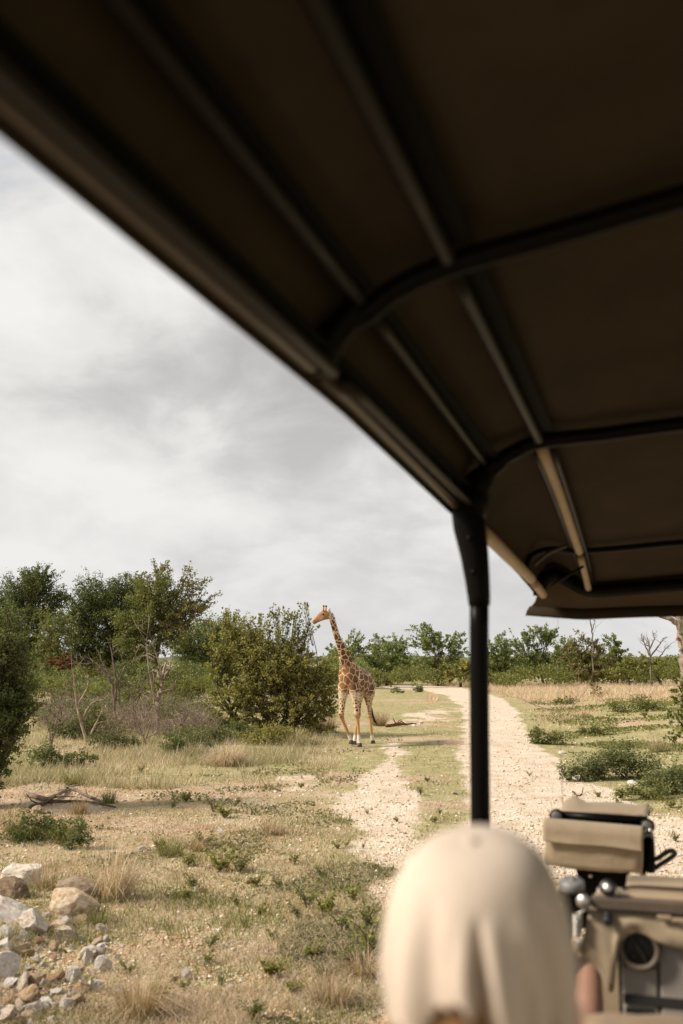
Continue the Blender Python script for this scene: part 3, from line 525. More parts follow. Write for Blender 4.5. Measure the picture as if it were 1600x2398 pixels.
# dead wood: only limbs
def snag(name, label, d, base, limbs, r, mat, seed, group=None, twigs=6, cat='dead tree'):
    """limbs: polylines in photograph pixels with a starting radius factor; depth wanders"""
    rng = np.random.default_rng(seed); k = d / F; bx, by = (base[0] - 800) * k, d; bz = gz1(bx, by); root = empty(name, (bx, by, bz), 0, label, cat, group); o = np.array([bx, by, bz])
    for q, (f, line) in enumerate(limbs):
        mb = MB(); dep = np.cumsum(rng.normal(size=len(line)) * 0.12) * (q > 0); P = [np.array(at(x, y, d)) - o + np.array([0, dz, 0]) for (x, y), dz in zip(line, dep)]
        if q == 0: P[0][2] = -0.08
        S = spline(P, 5); S[1:] += rng.normal(size=S[1:].shape) * r * (0.25 if r < .2 else .08); mb.tube(S, np.linspace(r * f, r * f * 0.3, len(S)), 9, rough=0.3 if r < .2 else .12, rng=rng)
        for _ in range(twigs):
            i = rng.integers(len(S) // 3, len(S)); L = np.linalg.norm(S[-1] - S[0]) * (0.15 + 0.25 * rng.random()); v = unit(unit(S[-1] - S[0]) + rng.normal(size=3) * 0.8); e = S[i] + v * L; m = (S[i] + e) / 2 + rng.normal(size=3) * L * .1
            mb.tube([S[i], m, e], [r * f * .3, r * f * .2, r * f * .07], 4)
            e2 = m + unit(v + rng.normal(size=3) * .9) * L * .6; mb.tube([m, (m + e2) / 2 + rng.normal(size=3) * L * .05, e2], [r * f * .18, r * f * .12, r * f * .05], 4)
        mb.build('trunk' if q == 0 else 'branch', mat, root, True)
DS = 'dead snags in the clearing'
snag('dead_snag', 'forked dead snag with two tall bare prongs above grey-green scrub', 31.5, (200, 1718), [(1, [(205,1725),(190,1690),(180,1650),(175,1600),(170,1565)]), (.8, [(190,1690),(215,1650),(240,1640),(250,1640)]), (.7, [(182,1650),(200,1610),(205,1580)]), (.7, [(215,1720),(235,1680),(250,1650)]), (.6, [(180,1640),(160,1620),(150,1600)])], 0.05, 'bark_pale', 1, DS)
snag('dead_snag', 'many-stemmed bare snag standing behind the forked one', 36, (272, 1662), [(1, [(275,1668),(265,1620),(255,1580),(235,1540),(225,1515)]), (.9, [(272,1640),(275,1590),(270,1550),(262,1505)]), (.7, [(262,1600),(240,1570),(205,1540)]), (.7, [(275,1600),(290,1560),(280,1530)]), (.6, [(255,1580),(225,1555),(160,1555)]), (.6, [(285,1670),(280,1620),(285,1580)])], 0.05, 'bark_grey', 2, DS)
snag('dead_snag', 'gnarled thick dead trunk with a fanned broken top', 36, (370, 1662), [(1.6, [(370,1668),(372,1635),(380,1605),(378,1575)]), (.9, [(378,1590),(385,1560),(388,1545)]), (.8, [(378,1590),(365,1570),(352,1575)]), (.7, [(376,1620),(400,1615),(420,1590)]), (.7, [(372,1640),(345,1620),(335,1640)]), (.8, [(380,1600),(395,1570),(400,1560)])], 0.075, 'bark_pale', 3, DS)
snag('dead_snag', 'small grey bare shrub skeleton left of the white boulders', 32, (425, 1712), [(1, [(428,1718),(425,1690),(420,1660)]), (.8, [(426,1700),(405,1680),(390,1675)]), (.8, [(430,1712),(432,1680),(428,1645)]), (.6, [(428,1690),(440,1665),(405,1650)])], 0.03, 'bark_grey', 4, DS, 8)
snag('dead_snag', 'thin leaning bare stems beside the large dark bush', 29, (118, 1740), [(1, [(118,1745),(130,1700),(140,1660),(145,1640)]), (.8, [(122,1735),(112,1700),(108,1670)]), (.7, [(130,1700),(160,1680),(175,1660)])], 0.035, 'bark_grey', 5, DS, 8)
snag('dead_snag', 'fallen brush of pale dead branches under the acacia', 38.5, (335, 1560), [(1, [(375,1560),(345,1530),(345,1490)]), (.8, [(360,1545),(335,1535),(310,1548)]), (.8, [(350,1525),(330,1510),(318,1530)]), (.7, [(375,1560),(360,1520),(358,1500)])], 0.045, 'bark_pale', 6, DS, 9)
snag('dead_tree', 'massive pale dead tree trunk at the right edge under the canopy flap', 52, (1600, 1590), [(1, [(1606,1600),(1602,1540),(1597,1480),(1592,1430),(1600,1300),(1590,1150)]), (.55, [(1597,1485),(1585,1460),(1565,1448),(1540,1440),(1500,1400)]), (.5, [(1595,1450),(1575,1430),(1560,1400)]), (.3, [(1600,1510),(1585,1495),(1580,1500)])], 0.32, 'bark_pale', 7, None, 0)
snag('dead_tree', 'small bare grey tree beside the massive dead trunk', 92, (1522, 1560), [(1, [(1525,1580),(1522,1530),(1518,1500)]), (.8, [(1522,1535),(1508,1505),(1502,1490)]), (.8, [(1520,1520),(1530,1495),(1525,1482)]), (.8, [(1522,1540),(1545,1510),(1555,1495)]), (.6, [(1545,1540),(1560,1520),(1575,1505)])], 0.10, 'bark_grey', 8, None, 9)
snag('dead_tree', 'slim dead sapling standing above the brownish olive bush', 99, (1388, 1570), [(1, [(1388,1580),(1388,1500),(1384,1460),(1380,1430)]), (.6, [(1386,1480),(1392,1455),(1385,1440)])], 0.09, 'bark_grey', 9, None, 5)

snag('dead_snag', 'twiggy grey shrub skeleton at the left of the forked snag', 33, (150, 1712), [(1, [(150,1718),(145,1680),(138,1640),(130,1610)]), (.9, [(150,1705),(165,1670),(172,1640)]), (.8, [(148,1690),(125,1665),(112,1650)]), (.7, [(145,1670),(150,1630),(158,1600)])], 0.03, 'bark_grey', 41, DS, 14)
snag('dead_snag', 'wide twiggy dead shrub between the bare snags and the gnarled trunk', 37, (318, 1660), [(1, [(318,1668),(310,1630),(300,1595)]), (.9, [(318,1655),(330,1620),(335,1590)]), (.8, [(315,1640),(290,1615),(280,1600)]), (.8, [(320,1640),(345,1610),(350,1590)])], 0.032, 'bark_grey', 42, DS, 14)
snag('dead_snag', 'low tangle of dry twigs in front of the gnarled trunk', 30.5, (345, 1728), [(1, [(345,1732),(330,1710),(312,1690)]), (.9, [(345,1728),(355,1700),(362,1680)]), (.8, [(345,1728),(375,1712),(400,1700)]), (.8, [(340,1720),(318,1712),(296,1708)])], 0.024, 'bark_grey', 43, DS, 14)
snag('dead_snag', 'low dry thorn tangle left of the wind-combed tussock', 27.5, (395, 1775), [(1, [(395,1778),(385,1750),(372,1735)]), (.9, [(395,1775),(408,1750),(420,1738)]), (.8, [(392,1770),(370,1762),(352,1758)])], 0.02, 'bark_grey', 44, DS, 12)
def twig_tangle():
    rg = np.random.default_rng(71); S, E_ = [], []
    for _ in range(84):
        px = rg.uniform(100, 490); py = rg.uniform(1650, 1735); x0, y0 = gnd(px, py); m = rg.integers(50, 110); sp = rg.uniform(.2, .55); H = rg.uniform(.4, 1.3)
        a = rg.random(m) * 6.283; q = sp * rg.random(m); bx, by = x0 + np.cos(a) * q, y0 + np.sin(a) * q; st = np.stack([bx, by, gz(bx, by) + rg.random(m) ** 1.5 * H * .6], 1); d = unit(np.stack([np.cos(a) * .8, np.sin(a) * .8, .5 + .7 * rg.random(m)], 1) + rg.normal(size=(m, 3)) * .45); S.append(st); E_.append(st + d * (H * (.3 + .5 * rg.random(m)))[:, None])
    S = np.concatenate(S); E_ = np.concatenate(E_); M = (S + E_) / 2 + rg.normal(size=S.shape) * .05; V, Q = twig_tubes(S, M, E_, .006 + .006 * rg.random(len(S))); tagit(link('dry_twigs', mesh_np('dry_twigs', V, [Q], 'bark_pale')), 'tangle of dry grey twigs between the snags', 'twigs', kind='stuff')
twig_tangle()
# fallen sticks
def stick(label, d, pts, r, mat, seed, cat='stick', name='fallen_branch'):
    rng = np.random.default_rng(seed); mb = MB(); k0 = gnd(*pts[0]); o = np.array([k0[0], k0[1], gz1(*k0)]); root = empty(name, o, 0, label, cat); P = []
    for q, p in enumerate(pts):
        g = gnd(p[0], p[1]); P.append(np.array([g[0], g[1], gz1(*g) + r * 0.8 + (p[2] if len(p) > 2 else 0)]) - o)
    S = spline(P, 6); S[:, 2] += rng.random(len(S)) * r * .4; mb.tube(S, np.linspace(r, r * .45, len(S)), 7, rough=.25, rng=rng); mb.build('stem', mat, root, True)
    for _ in range(4):
        i = rng.integers(2, len(S) - 1); v = rng.normal(size=3); v[2] = abs(v[2]) * .5; b = MB(); L = np.linalg.norm(S[-1] - S[0]) * .22; b.tube([S[i], S[i] + unit(v) * L * .5, S[i] + unit(v + rng.normal(size=3) * .3) * L], [r * .5, r * .35, r * .15], 5); b.build('twig', mat, root, True)
stick('long weathered grey log lying on the red soil at the left', 0, [(60,1868),(110,1878),(150,1862),(160,1850),(240,1885)], 0.05, 'bark_grey', 31, 'log', 'fallen_log')
stick('dark crooked branch beneath the weathered log', 0, [(70,1895),(120,1885),(190,1880),(270,1895)], 0.035, 'bark', 32)
stick('bleached forked branch lying in the right-hand grass', 0, [(1288,1672),(1310,1668),(1338,1660),(1343,1650,.25)], 0.035, 'bark_grey', 33)
stick('reddish fallen branch lying right of the giraffe', 0, [(905,1704),(930,1702),(950,1700),(975,1698)], 0.06, 'leaf_rust', 34)
stick('curled brown twig lying on the road above the canvas seat', 0, [(1342,1850),(1350,1858),(1362,1856),(1366,1848,.06)], 0.014, 'leaf_rust', 35)

# ------------------------------------------------------------------ grass (nobody could count it)
def sample(n, rng, x0=-150, x1=1750, y0=1580, y1=2470, p=1.0):
    px = x0 + (x1 - x0) * rng.random(n); py = y0 + (y1 - y0) * rng.random(n) ** p; r = np.stack([(px - 800) / F, CP + (py - 1199) / F * SP, SP - (py - 1199) / F * CP], 1); d = HC / -r[:, 2]; return r[:, 0] * d, r[:, 1] * d
def in_vehicle(x, y): 
    c, s = math.cos(YAW), math.sin(YAW); u, v = c * x - s * y, s * x + c * y; return (u > -0.75) & (v < 5.4)
def grass(name, label, mat, x, y, h, w, lean, rng, ang=None):
    ok = ~in_vehicle(x, y); x, y, h, w, lean = x[ok], y[ok], h[ok], w[ok], lean[ok]; P = np.stack([x, y, gz(x, y) - 0.01], 1); m = y > 17; Va, Fa = blades(P[~m], h[~m], w[~m], lean[~m], rng); Vb, Fb = blades(P[m], h[m], w[m], lean[m], rng, None, True)
    return tagit(link(name, mesh_np(name, np.vstack([Va, Vb]), Fa + [f + len(Va) for f in Fb], mat)), label, 'grass', kind='stuff')
rng = np.random.default_rng(5)
def clumped(n, keep, **kw):
    x, y = sample(n, rng, **kw); k = rng.random(n) < keep(x, y); return x[k], y[k]
def lod(y): return 0.004 + 0.00028 * y
def k_green(x, y):
    r, g = masks(x, y); c = sstep(.42, .62, fbm(x, y, 1.3, 51, 4)); nl = 1 - .45 * (x < .04 * y) * (1 - sstep(11, 17, y)); return np.clip(g * (0.25 + c) * (1 - .93 * r) + 0.02 * (1 - r), 0, 1) * nl
x, y = clumped(300000, k_green, p=1.1); n = len(x); lp = sstep(.45, .75, fbm(x, y, .5, 61, 3))
grass('green_grass', 'short green grass over the bank and between the tracks', 'blade_green', x, y, (0.04 + 0.09 * rng.random(n) ** 2) * (1 + 1.2 * lp), lod(y) * (.8 + .6 * rng.random(n)), .3 + .9 * rng.random(n), rng)
def k_dry(x, y):
    r, g = masks(x, y); c = sstep(.46, .60, fbm(x, y, .8, 71, 4)); return np.clip((1 - r) * (0.05 + .95 * c) * (1 - .45 * g), 0, 1) * (.8 + .2 * sstep(10, 16, y))
x, y = clumped(330000, k_dry, p=1.0); n = len(x)
grass('dry_grass', 'straw coloured dry grass over the bare soil', 'blade_dry', x, y, 0.04 + 0.16 * rng.random(n) ** 2.2, lod(y) * (.5 + .5 * rng.random(n)), .5 + .9 * rng.random(n), rng)
x, y = clumped(150000, lambda x, y: np.clip((1 - masks(x, y)[0]) * sstep(.4, .6, fbm(x, y, 2.2, 81, 3)), 0, 1), p=.8); n = len(x)
grass('straw_litter', 'flattened straw lying between the stones', 'blade_pale', x, y, 0.05 + 0.16 * rng.random(n), lod(y) * .36, 1.25 + .05 * rng.random(n), rng)
nn = 60000; yy = 62 + 52 * rng.random(nn); xx = yy * (0.02 + .42 * rng.random(nn)) ; band = sstep(.28, .5, fbm(xx, yy, .12, 91, 3) + .15); rd = masks(xx, yy)[0]; k = (rng.random(nn) < band * (1 - rd)) & (poly_sd(xx, yy, ROAD) < -1.0) & (xx > 0.085 * yy); xx, yy = xx[k], yy[k]; n = len(xx)
grass('tall_grass', 'tall blond grass in a band before the far trees', 'blade_blond', xx, yy, (.25 + .5 * rng.random(n)) * (.55 + .9 * fbm(xx, yy, .25, 97, 3)) + .5 * (rng.random(n) < .03), .022 + .018 * rng.random(n), .2 + .8 * rng.random(n), rng)
nn = 40000; yy = 38 + 32 * rng.random(nn); xx = yy * (.17 + .24 * rng.random(nn)); k = (rng.random(nn) < sstep(.5, .68, fbm(xx, yy, .35, 93, 3))) & (poly_sd(xx, yy, ROAD) < -.6); xx, yy = xx[k], yy[k]; n = len(xx)
grass('bank_grass', 'thin pale seed grass scattered up the right bank', 'blade_blond', xx, yy, .12 + .3 * rng.random(n), .012 + .008 * rng.random(n), .2 + .7 * rng.random(n), rng)
nn = 150000; yy = 20 + 28 * rng.random(nn); xx = yy * (-.36 + .36 * rng.random(nn)); k = (rng.random(nn) < .08 + .92 * sstep(.40, .58, fbm(xx, yy, .5, 95, 3))) & (masks(xx, yy)[0] < .3) & (xx < .0 * yy - .2); xx, yy = xx[k], yy[k]; n = len(xx)
grass('meadow_grass', 'knee high grey-green grass around the snags and thicket', 'blade_grey', xx, yy, .14 + .42 * rng.random(n) ** 1.4, .010 + .007 * rng.random(n), .2 + .9 * rng.random(n), rng)

def ground_cover(name, label, n, keep, mat, hmax, seed, **kw):
    rg = np.random.default_rng(seed); x, y = sample(n, rg, **kw); c = keep(x, y) * (masks(x, y)[0] < .45); k = (rg.random(n) < c) & ~in_vehicle(x, y); x, y, c = x[k], y[k], c[k]; m = len(x)
    C = np.stack([x, y, gz(x, y) + .01 + hmax * c * rg.random(m)], 1); V, Q = leaf_quads(C, (.018 + .0021 * y) * (.6 + .8 * rg.random(m)), rg, .5, .6); tagit(link(name, mesh_np(name, V, [Q], mat)), label, 'ground cover', kind='stuff')
ground_cover('ground_cover', 'creeping green plants covering the right bank', 100000, lambda x, y: sstep(.42, .66, fbm(x, y, .5, 111, 4)) * sstep(.2, 2.2, -poly_sd(x, y, ROAD) + 2.4 * (fbm(x, y, .8, 117, 3) - .5)) * (x > .1 * y), 'leaf_mid', .12, 61, x0=1150, x1=1750, y0=1625, y1=1990, p=1.0)
ground_cover('ground_cover', 'low creeping weeds spreading over the dry ground left of the tracks', 150000, lambda x, y: sstep(.52, .70, fbm(x, y, .75, 113, 4)) * (x < .06 * y) * .55 * (1 - (x < -.17 * y) * (y < 12) * .85), 'leaf_greygreen', .06, 62, x0=-100, x1=960, y0=1720, y1=2450, p=.8)

nn = 40000; xx, yy = sample(nn, rng, x0=40, x1=800, y0=1690, y1=1800); k = (rng.random(nn) < sstep(.42, .58, fbm(xx, yy, .6, 99, 3))) & (masks(xx, yy)[0] < .3); xx, yy = xx[k], yy[k]; n = len(xx)
grass('seed_grass', 'pale seeding grass between the snags and the thicket', 'blade_pale', xx, yy, .10 + .32 * rng.random(n) ** 1.3, .009 + .007 * rng.random(n), .3 + .9 * rng.random(n), rng)
# ------------------------------------------------------------------ tussocks and weeds that stand out
def tussock(label, px, py, wpx, hpx, n, mat, seed, leanx=0.0, green=0.25, group='grass tussocks'):
    rng = np.random.default_rng(seed); gx, gy = gnd(px, py); k = gy / F; R = wpx * k * .5; H = hpx * k; o = np.array([gx, gy, gz1(gx, gy)]); root = empty('grass_tussock', o, 0, label, 'grass tussock', group)
    def part(nm, n, mat, hs, ls):
        a = rng.random(n) * 6.283; q = R * .45 * rng.random(n) ** .6; P = np.stack([np.cos(a) * q, np.sin(a) * q, 0 * a - .02], 1); ang = a + rng.normal(size=n) * .6
        if leanx: ang = np.where(rng.random(n) < abs(leanx), (0 if leanx > 0 else math.pi) + rng.normal(size=n) * .5, ang)
        V, Fs = blades(P, H * hs * (.45 + .75 * rng.random(n)), np.full(n, .0035 + .00018 * gy) * (.7 + .6 * rng.random(n)), ls * (.15 + 1.1 * rng.random(n)), rng, ang); link(nm, mesh_np(nm, V, Fs, mat), root)
    part('blades', n, mat, 1.25, 1.0)
    if green: part('green_shoots', int(n * green) + 8, 'blade_green', .6, .8)
T = [('tall blond tussock arching over beside the pale boulders', 262,2108,150,150,420,'blade_pale',.55), ('thin blond tussock between the two large boulders', 110,2080,90,95,130,'blade_dry',.1), ('broad dry tussock spilling across the bottom edge of the ground', 330,2392,190,110,520,'blade_dry',.2),
 ('large pale wind-combed tussock left of the giraffe', 530,1790,150,62,900,'blade_pale',.3), ('pale tussock behind the wind-combed one', 455,1775,80,50,380,'blade_grey',.2), ('straw tussock at the foot of the thicket beside the giraffe', 760,1715,90,55,520,'blade_dry',-.2), ('brown tussock behind the giraffe hind legs', 888,1700,60,42,420,'blade_dry',.0),
 ('grey tussock in front of the thicket', 690,1745,110,45,600,'blade_grey',.1), ('green tussock on the bare patch at the left', 170,1835,70,40,220,'blade_green',.0), ('short green tussock beside the weathered log', 255,1880,55,38,180,'blade_green',.0), ('straw tussock next to the weathered log', 185,1905,70,45,200,'blade_dry',.2),
 ('green fine tussock halfway to the tracks', 400,2000,110,40,380,'blade_green',.1), ('dry tussock edging the left track', 640,1955,90,42,260,'blade_dry',.0), ('brownish tussock in the middle of the dry ground', 465,1990,50,50,120,'blade_dry',.1), ('green tussock at the left foot of the tall blond one', 230,2180,60,60,150,'blade_green',.1),
 ('dry tussock low in front of the pale cap', 780,2360,150,90,330,'blade_dry',.1), ('golden tussock close to the cap edge', 850,2300,90,90,190,'blade_dry',-.2), ('pale tussock on the bank beside the ferny shrub', 1540,1765,80,55,260,'blade_grey',.3), ('blond tussock halfway up the right bank', 1330,1690,50,22,200,'blade_pale',.0), ('reddish dry tussock on the right bank', 1372,1680,40,20,160,'blade_dry',.0),
 ('grey tussock under the dark left bush', 60,1960,110,60,260,'blade_green',.0), ('dark green tussock in the shade right of the dark bush', 150,1965,90,60,320,'blade_green',.0), ('straw tussock left of the weathered log', 30,1940,80,60,200,'blade_dry',.2), ('pale tussock before the forked snag', 330,1740,70,34,320,'blade_grey',.2), ('wispy tussock at the foot of the gnarled trunk', 395,1700,70,32,300,'blade_pale',.2)]
for k, (lab, px, py, w, h, n, m, ln) in enumerate(T): tussock(lab, px, py, w, h, n, m, 200 + k, ln)
def weed_mesh(seed, fern):
    rng = np.random.default_rng(seed); mb = MB(); LV, LF, nl = [], [], 0
    for s in range(7):
        a = rng.random() * 6.283; L = .5 + .5 * rng.random(); e = np.array([math.cos(a) * .55 * L, math.sin(a) * .55 * L, L * (.5 + .5 * rng.random())]); S = spline([(0, 0, -.05), e * (.4, .4, .6), e], 4); mb.tube(S, np.linspace(.025, .008, len(S)), 4)
        n = 44 if fern else 22; t = .25 + .75 * rng.random(n); C = np.stack([np.interp(t, np.linspace(0, 1, len(S)), S[:, q]) for q in range(3)], 1) + rng.normal(size=(n, 3)) * .07
        V, Q = leaf_quads(C, (.10 if fern else .17) * (.7 + .6 * rng.random(n)), rng, .5, .45 if fern else .6); LV.append(V); LF.append(Q + nl); nl += len(V)
    return mesh_np('leaves', np.concatenate(LV), [np.concatenate(LF)], 'leaf_mid' if fern else 'leaf_yellow'), mb.mesh('stem', 'bark_grey')
WM = [weed_mesh(300 + k, k % 2 == 0) for k in range(6)]
wr = random.Random(8); WEEDS = []
spots = [(480,1985,48),(515,2040,62),(560,2045,60),(440,2025,36),(455,2085,52),(600,2075,36),(650,2080,34),(690,2030,28),(755,2060,30),(640,2290,60),(490,2230,40),(485,2260,34),(720,2130,60),(760,2150,58),(800,2190,60),(830,2110,44),(700,2160,44),(735,2250,46),(860,2180,70),(870,2240,80),(820,2270,70),(440,2110,40),(590,2385,60),(380,2345,50),(500,1905,40),(525,1915,36),(405,1895,30),(435,1880,28),(550,1890,26),(370,1985,34),(330,1810,24),(1000,1830,16),(985,1862,22),(1015,1925,20),(1030,1905,18),(930,1925,16),(860,1905,14),(790,1990,20),(810,1985,18),(705,1845,18),(850,1990,16),(880,2040,18),(1350,1870,22),(1450,1880,22),(1520,1905,26),(1570,1890,26),(1580,1960,30),(1400,1860,18),(1240,1815,14),(1300,1740,18),(1330,1650,14),(1510,1690,18),(560,2130,38),(610,2150,30),(300,2290,40),(210,2325,36),(520,2310,34),(690,2330,46),(760,2300,50),(640,2210,30),(570,2180,26),(430,2320,30)]
def placed(kind, pts, land):
    short = []
    for px, py in pts:
        q = min(land, key=lambda l: (l[0] - px) ** 2 + (l[1] - py) ** 2); dx, dy = px - q[0], py - q[1]; short.append((('right of' if dx > 0 else 'left of') if abs(dx) > abs(dy) * 1.2 else ('in front of' if dy > 0 else 'behind'), q, dx * dx + dy * dy))
    out = []; ordn = ['nearest', 'second nearest', 'third nearest', 'fourth nearest', 'fifth nearest', 'sixth nearest', 'seventh nearest', 'eighth nearest', 'ninth nearest', 'tenth nearest', 'eleventh nearest', 'twelfth nearest']
    for k, (rel, q, d2) in enumerate(short):
        same = sorted(d for r_, q_, d in short if r_ == rel and q_ is q); i = same.index(d2); out.append('%s %s %s%s' % (kind, rel, q[2], '' if len(same) == 1 else ', %s to it' % ordn[min(i, 11)]))
    return out
LM_ = [(262, 2060, 'the tall blond tussock'), (330, 2350, 'the broad dry tussock'), (530, 1765, 'the wind-combed tussock'), (170, 1820, 'the green left tussock'), (255, 1865, 'the log'), (400, 1985, 'the fine green tussock'), (640, 1940, 'the track-edge tussock'), (465, 1970, 'the brownish tussock'), (780, 2330, 'the dry tussock by the cap'), (434, 2285, 'the lone pale block'), (580, 2060, 'the lone tan block'), (333, 1980, 'the lone white stone'), (1100, 1880, 'the canopy post'), (1390, 1960, 'the canvas seat'), (1450, 1790, 'the big ferny shrub'), (830, 1740, 'the giraffe'), (850, 2270, 'the golden tussock')]
WL = ['small leafy green weed growing in the dry ground left of the tracks', 'small leafy weed in the gravel of the tracks', 'small leafy weed at the roadside below the right bank']
WLAB = placed('small leafy weed', [q[:2] for q in spots], LM_)
for k, (px, py, s) in enumerate(spots):
    gx, gy = gnd(px, py); h = s * gy / F * 1.05; kind = 2 if px > 1200 else (1 if masks(np.array([gx]), np.array([gy]))[0][0] > .5 else 0)
    r = empty('weed_plant', (gx, gy, gz1(gx, gy)), wr.random() * 6.28, WLAB[k], 'weed', WL[kind].replace('small leafy ', '').replace('green ', '').replace('weed', 'weeds', 1)); r.scale = (h * 1.15, h * 1.15, h)
    a, b = WM[k % 6]; link('leaves', a, r); link('stem', b, r)

# ------------------------------------------------------------------ stones
def rock_mesh(seed, mat, sub=3, cuts=13):
    bm = bmesh.new(); bmesh.ops.create_icosphere(bm, subdivisions=sub, radius=1.0); r = random.Random(seed)
    P = [(Vector((r.gauss(0, 1), r.gauss(0, 1), r.gauss(0, 1))).normalized(), .40 + .36 * r.random()) for _ in range(cuts)]; off = [r.random() * 9 for _ in range(3)]
    from mathutils import noise as mn
    for v in bm.verts:
        c = v.co.copy()
        for n, dd in P:
            q = c.dot(n)
            if q > dd: c -= n * (q - dd) * .98
        c += v.co * (mn.noise(v.co * 1.7 + Vector(off)) * .10 + mn.noise(v.co * 5 + Vector(off)) * .045 + (mn.noise(v.co * 11 + Vector(off)) * .025 if sub > 2 else 0)); v.co = c
    me = bpy.data.meshes.new('rock'); bm.to_mesh(me); bm.free(); me.materials.append(MATS[mat]); return me
big = [('large pointed white boulder with an orange lower face', 55,2050,75,55,'rock_pale',1.0),('brown weathered boulder in front of the pointed one', 20,2090,70,36,'rock_dark',.7),('flat tan boulder with an undercut edge below the dry tussock', 162,2145,104,48,'rock_tan',.75),('dark rounded boulder behind the flat tan one', 180,2100,80,40,'rock_dark',.7),('long pale stone left of the upright stone', 40,2155,80,30,'rock_pale',.7),('upright wedge-shaped pale stone', 76,2195,58,54,'rock_pale',1.0),('bright white stone with a tan twin behind it', 148,2208,44,32,'rock_pale',.8),('tan twin of the bright white stone', 140,2192,44,24,'rock_tan',.8),('white stone cut off at the left picture edge', 6,2245,44,34,'rock_pale',.9),('second white block at the left picture edge, lower down', 8,2290,50,44,'rock_pale',.9),('square orange stone in the stone field', 82,2310,34,32,'rock_tan',.9),('wide tan stone low in the stone field', 68,2340,54,32,'rock_tan',.8),('pale wedge stone standing in the stone field', 170,2292,32,42,'rock_pale',1.1),('rounded white stone near the bottom of the stone field', 68,2376,40,28,'rock_pale',.8),('small white stone in front of the rounded white one', 102,2362,30,20,'rock_pale',.8),('orange and white stone at the bottom left', 28,2356,34,26,'rock_tan',.9),('pale stone leaning beside the dry bottom tussock', 222,2318,30,26,'rock_pale',.9),('tan stone beneath the leaning pale one', 195,2322,32,26,'rock_tan',.8),('flat tan stone in the middle of the stone field', 125,2300,32,18,'rock_tan',.7),('grey-white stone at the bottom left corner', 12,2394,50,28,'rock_pale',.8),
 ('white stone beside the fine green tussock', 333,1984,24,15,'rock_pale',.8),('pale block alone on the dry ground', 434,2290,22,22,'rock_pale',.9),('tan block alone right of the middle of the dry ground', 580,2066,16,14,'rock_tan',1),('tan stone lying under the weathered log', 92,1898,32,22,'rock_tan',.9),('largest white boulder of the heap beside the yellowish bush', 474,1682,26,24,'rock_pale',1),('second white boulder of the heap beside the yellowish bush', 450,1685,20,18,'rock_pale',.9),('low white boulder in front of the heap beside the yellowish bush', 462,1692,22,12,'rock_pale',.8),('white stone behind the dead shrub skeleton', 408,1658,16,16,'rock_pale',.9),('pale stone under the thicket edge', 566,1732,14,10,'rock_pale',.9),('white stone in the grass right of the giraffe', 986,1692,9,8,'rock_pale',1),('second white stone beside the reddish fallen branch', 972,1700,12,6,'rock_pale',.8),('small white stone near the reddish fallen branch', 946,1692,8,6,'rock_pale',.8),('white stone in the grass strip between the tracks', 1065,1856,14,9,'rock_pale',.8),('pale flat stone on the bank edge left of the ferny shrub', 1315,1760,18,8,'rock_pale',.6),('pale flat stone half hidden under the ferny shrub', 1483,1836,28,9,'rock_pale',.6),('orange stone on top of the mound', 110,1590,26,12,'rock_tan',.9),('pale orange rock on the mound behind the snags', 138,1582,20,12,'rock_tan',.9),('flat tan rock low on the mound', 105,1615,16,9,'rock_tan',.8),('white pebble-like stone in front of the forked snag', 233,1752,10,8,'rock_pale',.9)]
for k, (lab, px, py, w, h, m, asp) in enumerate(big):
    gx, gy = gnd(px, py + h * .25) if py > 1640 else ((px - 800) * 43 / F, 43.0); kk = gy / F; zz = gz1(gx, gy); r = link('boulder', rock_mesh(400 + k, m, 4 if w > 25 else 3), None, (gx, gy, zz + h * kk * .33)); q = 1.55 if py > 1980 and px < 300 else 1.25; r.scale = (w * kk * .56 * q, w * kk * .5 * q, h * kk * .58 * q); r.rotation_euler = (wr.random() * .5, wr.random() * .5, wr.random() * 6.28 if w < 60 else wr.random() * .5)
    tagit(r, lab, 'rock')
RM = [rock_mesh(600 + k, 'rock_pale' if k % 3 else 'rock_tan', 3, 11) for k in range(10)]
SP_ = []; FS_ = []; cnt = 0; rr = np.random.default_rng(77)
while cnt < 190:
    if cnt < 120: px, py = rr.random() * 330 - 20, 2150 + 260 * rr.random()
    else: px, py = rr.random() * 850, 1800 + 590 * rr.random()
    if cnt < 120 and rr.random() < (px / 340): continue
    gx, gy = gnd(px, py)
    if in_vehicle(np.array([gx]), np.array([gy]))[0]: continue
    s = (.028 + .06 * rr.random() ** 1.8) * (1.0 if cnt < 120 else .45 + gy * .014); r = link('stone', RM[cnt % 10], None, (gx, gy, gz1(gx, gy) + s * .35)); r.scale = (s * 1.2, s, s * .8); r.rotation_euler = tuple(rr.random(3) * 6.28)
    if cnt < 120: FS_.append((r, (px, py), 'pale' if (cnt % 10) % 3 else 'tan')); tagit(r, 'small %s loose stone among the boulders at the bottom left' % ('pale' if (cnt % 10) % 3 else 'tan'), 'stone', 'small %s stones of the stone field' % ('pale' if (cnt % 10) % 3 else 'tan'))
    else: tagit(r, None, 'stone', 'small stones strewn over the dry ground'); SP_.append((r, (px, py), 'pale' if (cnt % 10) % 3 else 'tan'))
    cnt += 1
BL_ = [(55, 2050, 'the pointed white boulder'), (162, 2145, 'the flat tan boulder'), (40, 2155, 'the long pale stone'), (76, 2195, 'the upright wedge stone'), (148, 2208, 'the bright white stone'), (6, 2245, 'the white edge stone'), (8, 2290, 'the second white edge block'), (82, 2310, 'the square orange stone'), (68, 2340, 'the wide tan stone'), (170, 2292, 'the pale wedge stone'), (68, 2376, 'the rounded white stone'), (28, 2356, 'the orange and white stone'), (222, 2318, 'the leaning pale stone'), (125, 2300, 'the middle flat tan stone'), (12, 2394, 'the grey-white corner stone'), (330, 2350, 'the broad dry tussock'), (262, 2108, 'the tall blond tussock')]
